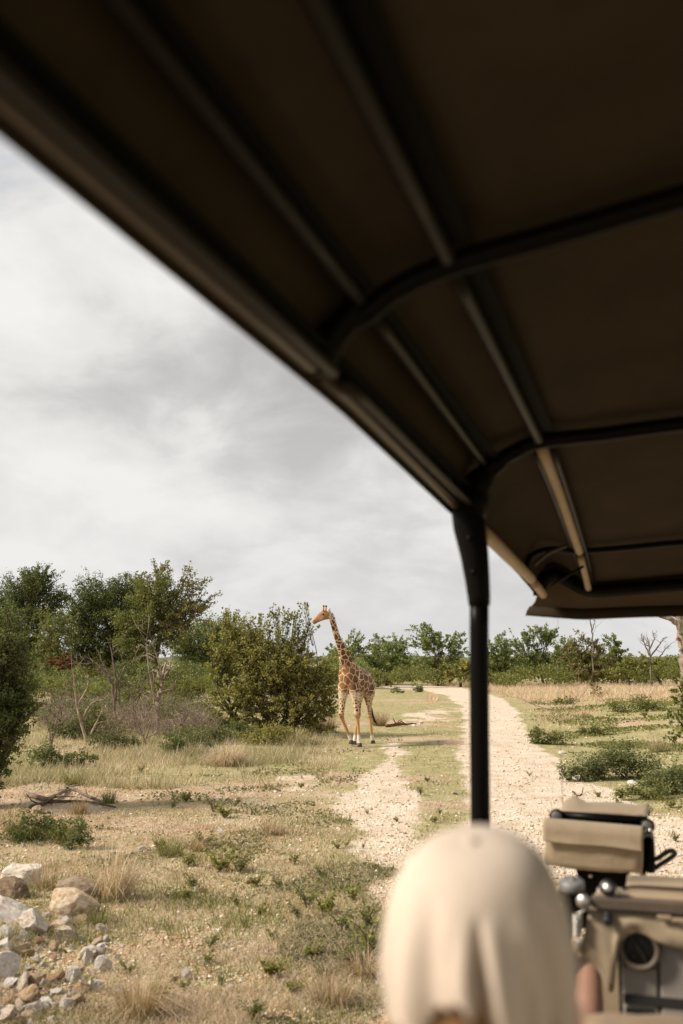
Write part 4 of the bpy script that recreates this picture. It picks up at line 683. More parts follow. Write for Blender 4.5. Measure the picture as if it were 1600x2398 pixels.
for tone in ('pale', 'tan'):
    sel = [q for q in FS_ if q[2] == tone]
    for q, lb in zip(sel, placed('small loose %s stone' % tone, [q[1] for q in sel], BL_)): q[0]['label'] = lb
    sel = [q for q in SP_ if q[2] == tone]
    for q, lb in zip(sel, placed('small %s stone' % tone, [q[1] for q in sel], LM_)): q[0]['label'] = lb
def pebbles(n):
    rng = np.random.default_rng(9); x, y = sample(n * 3, rng, y0=1640, p=.9); rd, g = masks(x, y); k = (rng.random(len(x)) < .25 + .75 * np.maximum(rd, (1 - g) * .8)) & ~in_vehicle(x, y); x, y = x[k][:n], y[k][:n]; n = len(x)
    O = np.array([(1,0,0),(-1,0,0),(0,1,0),(0,-1,0),(0,0,1),(0,0,-1)], float); T = np.array([(0,2,4),(2,1,4),(1,3,4),(3,0,4),(2,0,5),(1,2,5),(3,1,5),(0,3,5)])
    s = (.006 + .020 * rng.random(n) ** 3) * (.7 + y * .03); V = O[None] * (s[:, None] * np.array([1.2, 1, .7]))[:, None, :] if False else O[None] * np.stack([s * (.8 + .7 * rng.random(n)), s * (.8 + .7 * rng.random(n)), s * .7], 1)[:, None, :]
    V = V + rng.normal(size=V.shape) * s[:, None, None] * .18; a = rng.random(n) * 6.28; c, q = np.cos(a)[:, None], np.sin(a)[:, None]; V = np.stack([V[:, :, 0] * c - V[:, :, 1] * q, V[:, :, 0] * q + V[:, :, 1] * c, V[:, :, 2]], 2) + np.stack([x, y, gz(x, y) + s * .2], 1)[:, None]
    tagit(link('gravel', mesh_np('gravel', V.reshape(-1, 3), [(np.arange(n)[:, None, None] * 6 + T[None]).reshape(-1, 3)], 'pebble')), 'loose gravel and pebbles over tracks and soil', 'gravel', kind='stuff')
pebbles(32000)
print('leaves', LEAFCOUNT[0])

# ------------------------------------------------------------------ the giraffe
def build_giraffe():
    g0 = gnd(833, 1742); D = g0[1]; S = D / F / 5.877 * .95; slope = HC * F / D / D * 5.877
    gzz = gz1(*g0); root = empty('giraffe', (g0[0], g0[1], gzz), 0, 'young giraffe walking towards the road in front of the thicket', 'giraffe')
    def J(zx, zy, y): return np.array([(zx - 900) * S, y, max(0.0, (2130 - slope * y - zy)) * S])
    mb = MB(); H = unit(np.array([-.45, -.89, 0])); up = (0, 0, 1)
    tor = [(728,1262,-.74,.10,.17),(752,1252,-.64,.215,.34),(795,1212,-.46,.30,.47),(875,1222,-.16,.335,.46),(955,1238,.15,.35,.43),(1035,1245,.45,.31,.37),(1082,1240,.62,.23,.29),(1104,1236,.71,.10,.13)]
    C = spline([J(a, b, c) for a, b, c, *_ in tor], 5); t = np.linspace(0, 1, len(tor)); tt = np.linspace(0, 1, len(C))
    mb.tube(C, np.interp(tt, t, [q[3] for q in tor]), 24, np.interp(tt, t, [q[4] for q in tor]))
    # withers hump and neck
    nk = [(815,1140,-.42,.28,.32),(790,1060,-.52,.21,.27),(768,990,-.58,.165,.225),(742,900,-.66,.14,.185),(698,800,-.74,.11,.135),(658,700,-.80,.092,.108),(624,600,-.86,.083,.094),(594,500,-.91,.077,.086),(570,410,-.96,.073,.083),(545,345,-1.0,.075,.085)]
    C = spline([J(a, b, c) for a, b, c, *_ in nk], 5); t = np.linspace(0, 1, len(nk)); tt = np.linspace(0, 1, len(C))
    mb.tube(C, np.interp(tt, t, [q[3] for q in nk]), 20, np.interp(tt, t, [q[4] for q in nk]), up=(1, .3, .35))
    hd = [(545,350,-1.0,.07,.10),(505,352,-1.02,.098,.135),(455,358,-1.04,.10,.142),(415,380,-1.05,.085,.128),(375,410,-1.06,.066,.098),(340,437,-1.07,.060,.078),(315,458,-1.08,.060,.07),(300,470,-1.08,.035,.045)]
    C = spline([J(a, b, c) for a, b, c, *_ in hd], 4); t = np.linspace(0, 1, len(hd)); tt = np.linspace(0, 1, len(C))
    mb.tube(C, np.interp(tt, t, [q[3] for q in hd]), 18, np.interp(tt, t, [q[4] for q in hd]))
    legs = [[(740,1300,-.52,.2),(722,1420,-.58,.155),(716,1540,-.62,.098),(706,1660,-.65,.075),(698,1712,-.66,.088),(712,1770,-.63,.06),(750,1860,-.54,.046),(788,1950,-.46,.044),(812,2010,-.42,.056),(828,2055,-.42,.05),(838,2085,-.44,.052)],
            [(858,1300,-.60,.2),(885,1420,-.66,.16),(900,1540,-.70,.10),(910,1660,-.73,.078),(912,1715,-.74,.088),(922,1780,-.74,.06),(932,1870,-.74,.047),(938,1960,-.75,.047),(940,2040,-.76,.058),(945,2085,-.78,.05),(952,2125,-.81,.056)],
            [(975,1300,.28,.2),(955,1420,.24,.16),(948,1560,.28,.085),(950,1660,.36,.066),(948,1710,.38,.064),(930,1790,.36,.046),(910,1890,.32,.043),(895,1990,.28,.046),(888,2035,.26,.055),(884,2070,.22,.05),(880,2098,.19,.054)],
            [(1070,1290,.42,.26),(1092,1400,.44,.20),(1092,1500,.45,.13),(1095,1600,.52,.085),(1104,1680,.58,.072),(1110,1730,.58,.062),(1120,1830,.54,.047),(1132,1930,.50,.046),(1140,2015,.48,.058),(1146,2060,.45,.05),(1153,2095,.42,.056)]]
    for L in legs:
        C = spline([J(*q[:3]) for q in L], 4); mb.tube(C, np.interp(np.linspace(0, 1, len(C)), np.linspace(0, 1, len(L)), [q[3] for q in L]), 14, up=(.2, 1, 0))
    me = remeshed(mb, 'body', 'giraffe_coat', 0.018, 5, .5); me.polygons.foreach_set('use_smooth', np.ones(len(me.polygons), bool)); P = coords(me)
    zy = 2130 - slope * P[:, 1] - P[:, 2] / S; zx = P[:, 0] / S + 900
    fattr(me, 'leg', sstep(1370, 1460, zy)); fattr(me, 'white', np.maximum(sstep(1700, 1790, zy) * 0 + sstep(1960, 2010, zy), np.maximum(sstep(1380, 1440, zy) * (1 - sstep(1440, 1560, zy)) * .5 * (P[:, 1] < 0), 0)))
    fattr(me, 'tan', sstep(1640, 1740, zy) * (1 - sstep(1940, 2000, zy)))
    hdv = (1 - sstep(515, 545, zx)) * (1 - sstep(470, 520, zy)); fattr(me, 'head', np.maximum(hdv, sstep(1720, 1790, zy) * (1 - sstep(1950, 2000, zy))) * .97)
    fattr(me, 'neck', 1 - sstep(950, 1150, zy)); fattr(me, 'chest', (1 - sstep(780, 900, zx)) * sstep(1000, 1120, zy) * (1 - sstep(1330, 1450, zy))); fattr(me, 'belly', 0 * zx)
    # pale cheek and throat
    at_ = me.attributes['white']; wv = np.empty(len(P), np.float32); at_.data.foreach_get('value', wv); ck = np.exp(-(((zx - 415) / 55) ** 2 + ((zy - 400 - (zx - 415) * -.55) / 26) ** 2)) + np.exp(-(((zx - 545) / 22) ** 2 + ((zy - 400) / 60) ** 2)); at_.data.foreach_set('value', np.clip(wv + ck * .95, 0, 1).astype(np.float32))
    hv = np.empty(len(P), np.float32); me.attributes['head'].data.foreach_get('value', hv); me.attributes['head'].data.foreach_set('value', np.clip(hv * (1 - .8 * np.clip(ck, 0, 1)), 0, 1).astype(np.float32))
    body = link('body', me, root)
    for L in legs:
        b = MB(); a, c = J(*L[-2][:3]), J(*L[-1][:3]); z1 = min(a[2], c[2] + .05); fl = max(0.0, c[2] - .055); f = np.array([c[0], c[1], fl]); tp = np.array([c[0] * .8 + a[0] * .2, c[1] * .8 + a[1] * .2, fl + .115]); b.tube([f, f + (0, 0, .02), (f + tp) / 2, tp], [.076, .078, .068, .054], 12, up=(0, 1, 0)); b.build('hoof', 'hoof', root, True)
    for zx_, zt, dy in ((452, 228, -1.10), (484, 222, -.98)):
        b = MB(); q0, q1 = J(zx_ - 4, 300, dy), J(zx_ + 1, zt + 12, dy); b.tube([q0, (q0 + q1) / 2, q1], [.03, .022, .022], 10, up=(0, 1, 0)); o = b.build('ossicone', 'horn_fur', root, True); b = MB(); b.tube([q1 - (0, 0, .012), q1 + (0, 0, .012), q1 + (0, 0, .03), q1 + (0, 0, .04)], [.024, .03, .026, .008], 10, up=(0, 1, 0)); b.build('horn_tuft', 'tail_hair', o, True)
    for dy, tip in ((-1.12, (538, 262, -1.2)), (-.93, (556, 285, -.82))):
        b = MB(); q0 = J(517, 330, dy); q1 = J(*tip); m = (q0 + q1) / 2; b.tube([q0, q0 * .7 + q1 * .3, m, q0 * .25 + q1 * .75, q1], [.018, .038, .042, .03, .006], 10, [.012, .018, .018, .012, .004], up=(0, 1, .2)); b.build('ear', 'ear_fur', root, True)
    for dy in (-1.145, -.94):
        b = MB(); c = J(448, 352, dy); b.tube([c + (-.035, 0, 0), c + (-.02, 0, 0), c, c + (.02, 0, 0), c + (.035, 0, 0)], [.006, .022, .027, .022, .006], 10, up=(0, 1, 0)); b.build('eye', 'eye_black', root, True)
    b = MB(); c = J(318, 440, -1.14); b.tube([c + (-.015, 0, 0), c, c + (.02, 0, .01)], [.004, .012, .004], 8, up=(0, 1, 0)); b.build('nostril', 'hoof', root, True)
    mo = [(335,478),(350,468),(372,456),(392,446)]; b = MB(); b.tube([J(x, y, -1.135 + .004 * k) for k, (x, y) in enumerate(mo)], [.004, .008, .007, .003], 6, up=(0, 1, 0)); b.build('mouth_line', 'hoof', root, True)
    mn = [(562,340,-.97),(590,400,-.93),(612,480,-.88),(636,560,-.83),(662,640,-.78),(700,720,-.71),(742,800,-.62),(800,870,-.54),(868,960,-.40)]; b = MB(); Cc = spline([J(*q) for q in mn], 6); rg = np.random.default_rng(2)
    b.tube(Cc, np.linspace(.022, .012, len(Cc)), 8, np.linspace(.03, .02, len(Cc)), rough=.4, rng=rg)
    Vb, Fb = blades(Cc[rg.integers(0, len(Cc), 700)] + rg.normal(size=(700, 3)) * .01, .07 + .03 * rg.random(700), np.full(700, .012), .6 + .3 * rg.random(700), rg, -.3 + .5 * rg.normal(size=700)); b.add(Vb, [list(f) for F_ in Fb for f in F_]); b.build('mane', 'mane_hair', root)
    tl = [(1112,1240,.74),(1135,1320,.80),(1128,1450,.80),(1124,1560,.78)]; b = MB(); Cc = spline([J(*q) for q in tl], 5); b.tube(Cc, np.linspace(.04, .018, len(Cc)), 8, up=(0, 1, 0)); tail = b.build('tail', 'horn_fur', root, True)
    tf = [(1124,1545,.78),(1132,1620,.77),(1152,1700,.76),(1180,1780,.75),(1218,1850,.74)]; Cc = spline([J(*q) for q in tf], 6); b = MB(); b.tube(Cc, np.interp(np.linspace(0, 1, len(Cc)), [0, .3, .7, 1], [.016, .036, .03, .004]), 8, up=(0, 1, 0), rough=.3, rng=rg)
    for _ in range(60):
        i = rg.integers(0, len(Cc) - 8); o = rg.normal(size=3) * .025; b.tube([Cc[i] + o * .3, Cc[i + 4] + o, Cc[min(i + 8, len(Cc) - 1)] + o * 1.2], [.004, .004, .001], 3)
    b.build('tail_tuft', 'tail_hair', tail, True)
build_giraffe()

# ------------------------------------------------------------------ the safari vehicle (local axes: x right, y forward)
VEH = empty('safari_vehicle', (0, 0, 0), -YAW, 'open khaki safari vehicle with dark canvas canopy and black roof frame', 'vehicle')
UC = 0.36                                                       # middle of the vehicle
def vb(mb, name, mat, smooth=False, parent=None): return mb.build(name, mat, parent or VEH, smooth)
def prof(v, u=0.0):                                             # the roof falls towards its front edge, the crown more than the eaves
    d = float(np.interp(v, [2.95, 3.6, 4.62, 5.0, 5.3], [0, -.045, -.155, -.225, -.30])); return d * (.32 + .68 * float(sstep(-.52, -.26, min(u, 2 * UC - u))))
def tuck(u, v):                                                 # the eave is pulled in a little towards the rear
    t = min(1, max(0, (2.95 - v) / 1.2)); return (.018 * t, .026 * t) if u < -.4 else (0, 0)
def bow(v, r, grow=0.0):
    lift = .045 * min(1, max(0, (2.95 - v) / 1.4)); half = [(-.536, .458), (-.536, .488), (-.515, .535), (-.46, .585), (-.39, .628), (-.29, .661), (-.10, .672 + lift * .5), (.12, .687 + lift), (UC, .692 + lift * 1.3)]
    half = [(u - grow * (.6 if u < -.3 else 0), z + grow * (1 if u > -.5 else .2)) for u, z in half]; half = [(u + tuck(u, v)[0], z + tuck(u, v)[1] * (1 if u < -.5 else .3)) for u, z in half]; full = half + [(2 * UC - u, z) for u, z in half[-2::-1]]
    return [Vector((u, v, HC + z + prof(v, u))) for u, z in full]
def canopy():
    vs_ = np.concatenate([np.linspace(-1.6, 2.95, 40), np.linspace(3.05, 5.28, 24)]); rows = []
    for v in vs_:
        p = np.array([tuple(q) for q in bow(v, 0, .03)]); p = np.vstack([[p[0][0] - .006, v, p[0][2] - .018], [p[0][0] - .004, v, p[0][2] - .008], p, [p[-1][0] + .005, v, p[-1][2] - .012], [p[-1][0] + .006, v, p[-1][2] - .028]]); S = spline(p, 4)
        ph = ((v - 1.55) / 1.4) % 1.0; w = math.sin(math.pi * ph) ; mid = np.clip((S[:, 2] - (HC + .5 + prof(v))) / .15, 0, 1); S[:, 2] -= 0.012 * w * mid; S[:, 2] += 0.004 * np.sin(v * 7 + S[:, 0] * 5) * mid
        rows.append(S)
    n = len(rows[0]); mb = MB(); mb.add(np.concatenate(rows), [[i * n + j, i * n + j + 1, (i + 1) * n + j + 1, (i + 1) * n + j] for i in range(len(rows) - 1) for j in range(n - 1)])
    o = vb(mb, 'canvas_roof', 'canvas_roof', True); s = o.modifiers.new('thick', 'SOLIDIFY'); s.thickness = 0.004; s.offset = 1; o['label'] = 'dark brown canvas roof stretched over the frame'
canopy()
for v, r in ((-.2, .021), (1.55, .021), (2.95, .023), (4.62, .014)):
    mb = MB(); mb.tube(spline(bow(v, r, -.012), 5), r, 10, up=(0, 1, 0)); vb(mb, 'roof_bow', 'frame_black', True)
def rail(u, z, r, v0, v1, mat, name='roof_rail', u1=None):
    mb = MB(); pts = [Vector((u + tuck(u, v)[0], v, HC + z + prof(v, u) + tuck(u, v)[1] * (1 if u < -.5 else .3))) for v in np.linspace(v0, v1, 14)]; mb.tube(pts, r, 10, up=(1, 0, 0)); return vb(mb, name, mat, True)
for a, b in ((-1.6, 1.515), (1.585, 2.91)):
    rail(-.536, .462, .013, a, b, 'strap_shaded'); rail(-.497, .466, .011, a, b, 'rail_brown'); rail(-.452, .585, .012, a, b, 'rail_brown'); rail(-.288, .648, .014, a, b, 'rail_brown')  # rear strap tone carries the canopy shade in its colour
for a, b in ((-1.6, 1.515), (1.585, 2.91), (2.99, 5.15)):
    rail(2 * UC + .29, .648, .014, a, b, 'rail_brown'); rail(2 * UC + .553, .447, .013, a, b, 'strap_shaded')
rail(-.288, .640, .018, 2.99, 4.585, 'strap_lit'); rail(-.288, .632, .016, 4.66, 5.18, 'strap_lit'); rail(-.522, .44, .024, 3.3, 4.72, 'strap_lit'); rail(-.515, .43, .022, 4.8, 5.2, 'strap_lit')  # front stretches of the rails: open-sky light put into a paler colour
for a, b in ((-1.6, 1.51), (1.59, 2.90)):
    for u, z in ((-.262, .664), (-.428, .600), (-.508, .515)):
        mb = MB(); mb.box((u - .022, a, HC + z), (u + .022, b, HC + z + .008), .002); vb(mb, 'rail_shade_strip', 'shade_black')  # flat black strips in place of the shade beside the rails
for u in (-.262, -.318):
    mb = MB(); mb.tube([Vector((u, v, HC + .655 + prof(v, u))) for v in np.linspace(2.99, 5.15, 10)], .010, 8, up=(1, 0, 0)); vb(mb, 'roof_rail', 'frame_black', True)
mb = MB(); p0, p1 = veh(1292, 1371, 4.76), veh(1366, 1326, 4.70); mb.tube([p0, (p0 + p1) / 2, p1], .007, 8); vb(mb, 'tie_rod', 'frame_black', True)
mb = MB(); mb.tube(spline([veh(1252, 1322, 4.5), veh(1285, 1295, 4.5), veh(1328, 1277, 4.5)], 6), .008, 8); vb(mb, 'roof_hoop', 'strap_shaded', True)
# front header bar and hanging canvas flap
e = np.array([tuple(q) for q in bow(5.22, 0, .0)]); mb = MB(); mb.tube(spline(e + np.array([0, 0, -.028]), 4), .032, 10, up=(0, 1, 0)); vb(mb, 'header_bar', 'frame_black', True)
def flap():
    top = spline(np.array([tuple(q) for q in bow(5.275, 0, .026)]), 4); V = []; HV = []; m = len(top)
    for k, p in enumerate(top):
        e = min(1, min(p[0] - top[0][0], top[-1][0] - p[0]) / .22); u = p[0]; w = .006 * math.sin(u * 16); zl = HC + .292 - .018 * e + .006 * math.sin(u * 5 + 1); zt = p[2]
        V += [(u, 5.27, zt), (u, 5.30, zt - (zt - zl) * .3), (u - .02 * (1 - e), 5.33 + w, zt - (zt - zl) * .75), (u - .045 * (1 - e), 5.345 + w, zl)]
        HV += [(u - .045 * (1 - e), 5.343 + w, zl + .004), (u - .06 * (1 - e), 5.330 + w, zl - .022), (u - .068 * (1 - e), 5.312 + w, zl - .045 - .01 * e)]  # hem is its own strip so a darker cloth can paint its shade
    for nm, vv, n, mt in (('front_flap', V, 4, 'canvas_lit'), ('flap_hem', HV, 3, 'canvas_roof')):  # flap is the roof canvas in a lighter copy, its light painted in
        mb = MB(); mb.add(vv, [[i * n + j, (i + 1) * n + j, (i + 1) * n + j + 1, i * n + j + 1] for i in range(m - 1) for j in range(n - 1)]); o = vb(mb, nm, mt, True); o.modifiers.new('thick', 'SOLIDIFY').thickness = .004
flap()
def post(sgn):
    u = (lambda x: x) if sgn < 0 else (lambda x: 2 * UC - x); mb = MB(); pts = [(-.492, -1.15), (-.491, -.6), (-.487, -.2), (-.482, .10), (-.4795, .19)]; mb.tube([Vector((u(a), 2.95, HC + z)) for a, z in pts], .0285, 16, up=(0, 1, 0)); o = vb(mb, 'canopy_post', 'frame_black', True)
    mb = MB(); mb.tube([Vector((u(a), 2.95, HC + z)) for a, z in ((-.4795, .165), (-.4805, .19), (-.484, .24), (-.492, .32), (-.505, .40), (-.512, .47), (-.50, .52))], [.032, .034, .037, .043, .049, .05, .045], 16, up=(0, 1, 0)); vb(mb, 'post_socket', 'frame_black', True, o)
    for w in (.26, .36):
        mb = MB(); mb.disc((u(-.484 - (w - .24) * .1), 2.90, HC + w), (0, -1, 0), .009, .012, 8); vb(mb, 'bolt', 'frame_black', True, o)
post(-1); post(1)
mb = MB(); mb.tube(spline([(-.50, 2.95, HC + .44), (-.475, 2.95, HC + .52), (-.43, 2.95, HC + .585), (-.34, 2.95, HC + .635)], 5), [.045] * 4 + [.04] * 4 + [.034] * 4 + [.024] * 4, 12, up=(0, 1, 0)); vb(mb, 'corner_gusset', 'frame_black', True)
mb = MB(); mb.tube(spline([(-.512, 1.55, HC + .505), (-.49, 1.55, HC + .545), (-.44, 1.55, HC + .60)], 5), .026, 10, up=(0, 1, 0)); vb(mb, 'corner_gusset', 'frame_black', True)

# --- folded windscreen, cowl and dashboard
u0 = -.186
mb = MB(); mb.box((u0, 2.93, HC - .668), (2 * UC - u0, 2.965, HC - .638), .004); vb(mb, 'windscreen_bar', 'bar_brown')
mb = MB(); mb.box((u0 + .012, 2.968, HC - .655), (2 * UC - u0 - .012, 3.05, HC - .632), .006); vb(mb, 'windscreen_frame', 'body_khaki')
mb = MB(); mb.box((u0 + .09, 3.054, HC - .65), (2 * UC - u0 - .09, 3.20, HC - .622), .008); ws = vb(mb, 'windscreen_panel', 'body_khaki')
mb = MB(); c = veh(1425, 2066, 2.96); mb.disc((c.x, 2.955, HC - .617), (-.1, -.9, .35), .022, .022, 20, .004); k_ = vb(mb, 'clamp_knob', 'rubber_black', True)
mb = MB(); mb.disc((c.x - .001, 2.935, HC - .6105), (-.1, -.9, .35), .012, .005, 14, .002); vb(mb, 'bolt_head', 'steel', True, k_)
mb = MB(); mb.disc((u0 - .018, 2.93, HC - .648), (-.3, -1, .1), .018, .02, 14, .004); mb.disc((u0 - .008, 2.94, HC - .662), (-1, -.4, -.2), .012, .02, 12, .003); vb(mb, 'hinge_bolt', 'steel', True)
for px, py in ((1405, 2080), (1446, 2084)):
    mb = MB(); c = veh(px, py, 2.99); mb.disc((c.x, 2.99, HC - .634), (0, -.2, 1), .009, .008, 8, .002); vb(mb, 'screw', 'steel', True)
mb = MB(); a = veh(1458, 2082, 3.0); mb.tube(spline([(a.x, 3.0, HC - .626), (a.x + .03, 3.02, HC - .622), (a.x + .12, 3.03, HC - .622), (.4, 3.03, HC - .622)], 5), .0045, 6); vb(mb, 'cord', 'cord_navy', True)
# black hinge bracket at the outer end
mb = MB(); c = veh(1340, 2067, 3.02); mb.disc((c.x, 3.02, c.z - .02), (0, -.25, 1), .034, .03, 20, .006); hb = vb(mb, 'hinge_mount', 'hinge_grey', True)
mb = MB(); mb.disc((c.x, 3.02, c.z - .046), (0, -.25, 1), .037, .025, 20, .004); vb(mb, 'hinge_base', 'frame_black', True, hb)
mb = MB(); mb.disc((c.x + .002, 3.012, c.z + .009), (0, -.25, 1), .007, .006, 8, .001); vb(mb, 'bolt_head', 'steel', True, hb)
mb = MB(); mb.tube(spline([(c.x - .005, 3.02, c.z - .04), (c.x - .012, 3.02, c.z - .10), (c.x - .03, 3.02, c.z - .24), (c.x - .03, 3.02, c.z - .5)], 5), .018, 10); vb(mb, 'support_arm', 'frame_black', True, hb)
# dash cover in khaki canvas with a soft curved hem
def dash_cover():
    us = np.concatenate([np.arange(-.192, .10, .006), np.linspace(.11, 2 * UC + .2, 24)]); V = []; n = 9
    for u in us:
        d = u - us[0]; top = -.676; bot = float(np.interp(u, [-.2, -.185, -.165, -.150, -.135, -.1275, -.119, -.11, -.09, -.065, -.04, -.02, .05, .2, .9], [-.795, -.798, -.815, -.845, -.885, -.89, -.80, -.755, -.733, -.724, -.731, -.742, -.765, -.78, -.78]))
        for j in range(n):
            t = j / (n - 1); z = top + (bot - top) * t; w = .005 * math.sin(u * 34 + t * 5) * t + .004 * math.sin(u * 71 - t * 8) * t; x = u - .034 * t * math.exp(-d * 18)
            V.append((x, 2.955 - .014 * math.sin(t * 2.6) + w, HC + z))
    mb = MB(); mb.add(V, [[i * n + j, (i + 1) * n + j, (i + 1) * n + j + 1, i * n + j + 1] for i in range(len(us) - 1) for j in range(n - 1)])
    V2 = []
    for u in us: V2 += [(u, 2.955, HC - .676), (u, 3.10, HC - .672), (u, 3.3, HC - .70)]
    mb.add(V2, [[i * 3 + j, (i + 1) * 3 + j, (i + 1) * 3 + j + 1, i * 3 + j + 1] for i in range(len(us) - 1) for j in range(2)])
    o = vb(mb, 'dash_cover', 'canvas_khaki', True); s = o.modifiers.new('thick', 'SOLIDIFY'); s.thickness = .004; return o
dc = dash_cover()
mb = MB(); c = veh(1424, 2150, 2.94); mb.disc((c.x, 2.945, c.z + .006), (0, -1, .2), .011, .02, 14, .002); mb.disc((c.x, 2.93, c.z - .004), (0, -1, .2), .013, .012, 14, .003); vb(mb, 'cover_stud', 'rubber_black', True, dc)
for px in (1556, 1590):
    mb = MB(); c = veh(px, 2147 + (px - 1556) * .2, 2.93); mb.box((c.x - .018, 2.925, c.z - .006), (c.x + .018, 2.935, c.z + .004), .002); vb(mb, 'stitched_tab', 'body_khaki', False, dc)
dash = empty('dashboard', (0, 0, 0)); dash.parent = VEH
mb = MB(); mb.box((-.114, 2.975, HC - 1.15), (-.021, 3.25, HC - .70), .006); vb(mb, 'vent_panel', 'dash_grey', False, dash)
mb = MB(); mb.box((-.015, 2.972, HC - 1.15), (UC * 2 + .1, 3.25, HC - .70), .006); vb(mb, 'fascia_panel', 'dash_grey', False, dash)
mb = MB(); mb.box((-.1245, 2.99, HC - 1.15), (-.01, 3.0, HC - .72)); vb(mb, 'seam_gap', 'dash_dark', False, dash)
mb = MB(); mb.box((-.112, 2.968, HC - .916), (UC * 2 + .1, 2.974, HC - .892), .001); vb(mb, 'dark_band', 'dash_dark', False, dash)
mb = MB(); mb.box((-.108, 2.966, HC - .948), (-.032, 2.9735, HC - .926), .002); vb(mb, 'switch_slot', 'rubber_black', False, dash)
mb = MB(); mb.box((-.112, 2.969, HC - .8225), (-.023, 2.9735, HC - .8195)); vb(mb, 'panel_seam', 'dash_dark', False, dash)
vc = veh(1497, 2222, 2.96); mb = MB(); a = np.linspace(0, 2 * np.pi, 33); mb.tube([Vector((vc.x + .049 * math.cos(t), 2.957, vc.z + .049 * math.sin(t))) for t in a], .0085, 10, .011, up=(0, 1, 0), cap=False); vr = vb(mb, 'air_vent', 'bar_brown', True, dash)
mb = MB(); mb.disc((vc.x, 2.972, vc.z), (0, -1, 0), .043, .006, 28, .002); mb.box((-.0025, -.01, -.041), (.0025, .008, .041), .001, Matrix.Translation((vc.x, 2.962, vc.z)) @ Matrix.Rotation(math.radians(-32), 4, 'Y')); mb.disc((vc.x - .014, 2.967, vc.z - .02), (0, -1, 0), .007, .008, 10, .002); vb(mb, 'vent_flap', 'dash_dark', True, dash)
# spring and wire at the cover's outer edge
sp0 = veh(1352, 2140, 2.93); mb = MB(); tt = np.linspace(0, 1, 130); mb.tube([Vector((sp0.x + .011 * math.cos(t * 56), 2.93 + .011 * math.sin(t * 56), sp0.z - .056 * t)) for t in tt], .0028, 6); vb(mb, 'spring', 'steel', True)
mb = MB(); q = veh(1385, 2128, 2.93); mb.tube(spline([(sp0.x, 2.93, sp0.z), (sp0.x + .01, 2.93, sp0.z + .006), (q.x, q.y, q.z)], 5), .0022, 6); vb(mb, 'spring_wire', 'steel', True); mb = MB(); mb.tube([(sp0.x, 2.93, sp0.z - .056), (sp0.x + .003, 2.93, sp0.z - .075), (sp0.x + .004, 2.93, sp0.z - .10)], [.002, .007, .004], 8); vb(mb, 'spring_hook', 'steel', True)

# --- tracker seat on the front wing: back cushion seen from behind
def cushion(lo, hi, name, mat, parent, bulge=.012, seed=1, rot=None, res=(18, 6, 9)):
    lo, hi = np.array(lo), np.array(hi); bm = bmesh.new(); bmesh.ops.create_cube(bm, size=1); bmesh.ops.subdivide_edges(bm, edges=bm.edges[:], cuts=9, use_grid_fill=True); r = np.random.default_rng(seed); c = (lo + hi) / 2; h = (hi - lo) / 2
    from mathutils import noise as mn
    for v in bm.verts:
        q = np.array(v.co) * 2; k = np.clip((np.abs(q) - .86) / .14, 0, 1); cn = (k > 0).sum(); q2 = q * (1 - .03 * max(0, cn - 1)); p = c + h * q2
        b = (1 - q ** 2); w = mn.noise(Vector(p) * 9 + Vector((seed * 3.1, 0, 0))) * .006 + mn.noise(Vector((p[0] * 30 + p[2] * 14, p[2] * 6, seed))) * .0035
        n = np.array([q[0] * (abs(q[0]) > .99), q[1] * (abs(q[1]) > .99), q[2] * (abs(q[2]) > .99)]); p = p + n * (bulge * b[np.argmin(np.abs(n) < .5)] * .5 + bulge * min(b[b > 1e-6]) * .6 if (b > 1e-6).any() else 0) + n * w; v.co = p
    mb = MB(); mb.bm(bm, rot); o = vb(mb, name, mat, True, parent); return o
seat = empty('tracker_seat', (0, 0, 0)); seat.parent = VEH
SV = 4.3
A, B_, C_, D_ = veh(1274, 1926, SV), veh(1500, 1944, SV), veh(1276, 2012, SV), veh(1495, 2050, SV)
zt, zb = (A.z + B_.z) / 2, (C_.z + D_.z) / 2; ua, ub = A.x, B_.x
tilt = Matrix.Translation((ua, SV, (zt + zb) / 2)) @ Matrix.Rotation(math.radians(2.2), 4, 'Y') @ Matrix.Translation((-ua, -SV, -(zt + zb) / 2))
cushion((ua + .004, SV, zb), (ub, SV + .085, zt), 'back_cushion', 'canvas_khaki', seat, .012, 3, tilt)
zf = zt - (zt - zb) * .40
def flapcover():
    us = np.linspace(ua - .006, ub + .008, 30); V = []; n = 8
    for u in us:
        f = (u - ua) / (ub - ua); drop = zf - .006 * f - .003 * math.sin(f * 7)
        for j, (y, z) in enumerate([(SV + .10, zt + .004), (SV + .05, zt + .012), (SV + .005, zt + .012), (SV - .010, zt + .002), (SV - .014, zt - .02), (SV - .014, (zt + drop) / 2), (SV - .018, drop + .006), (SV - .020 - .002 * math.sin(f * 9), drop)]): V.append(tuple(tilt @ Vector((u, y, z))))
    mb = MB(); mb.add(V, [[i * n + j, (i + 1) * n + j, (i + 1) * n + j + 1, i * n + j + 1] for i in range(len(us) - 1) for j in range(n - 1)]); o = vb(mb, 'cover_flap', 'canvas_khaki', True, seat); s = o.modifiers.new('t', 'SOLIDIFY'); s.thickness = .006
flapcover()
mb = MB(); f0, f1 = veh(1325, 1888, SV + .22), veh(1512, 1912, SV + .22)
cushion((f0.x + .0, SV + .16, f0.z - .055), (f1.x - .01, SV + .42, f0.z - .012), 'seat_cushion', 'canvas_khaki', seat, .014, 5)
mb = MB(); us = np.linspace(f0.x - .02, f1.x + .01, 16); V = []
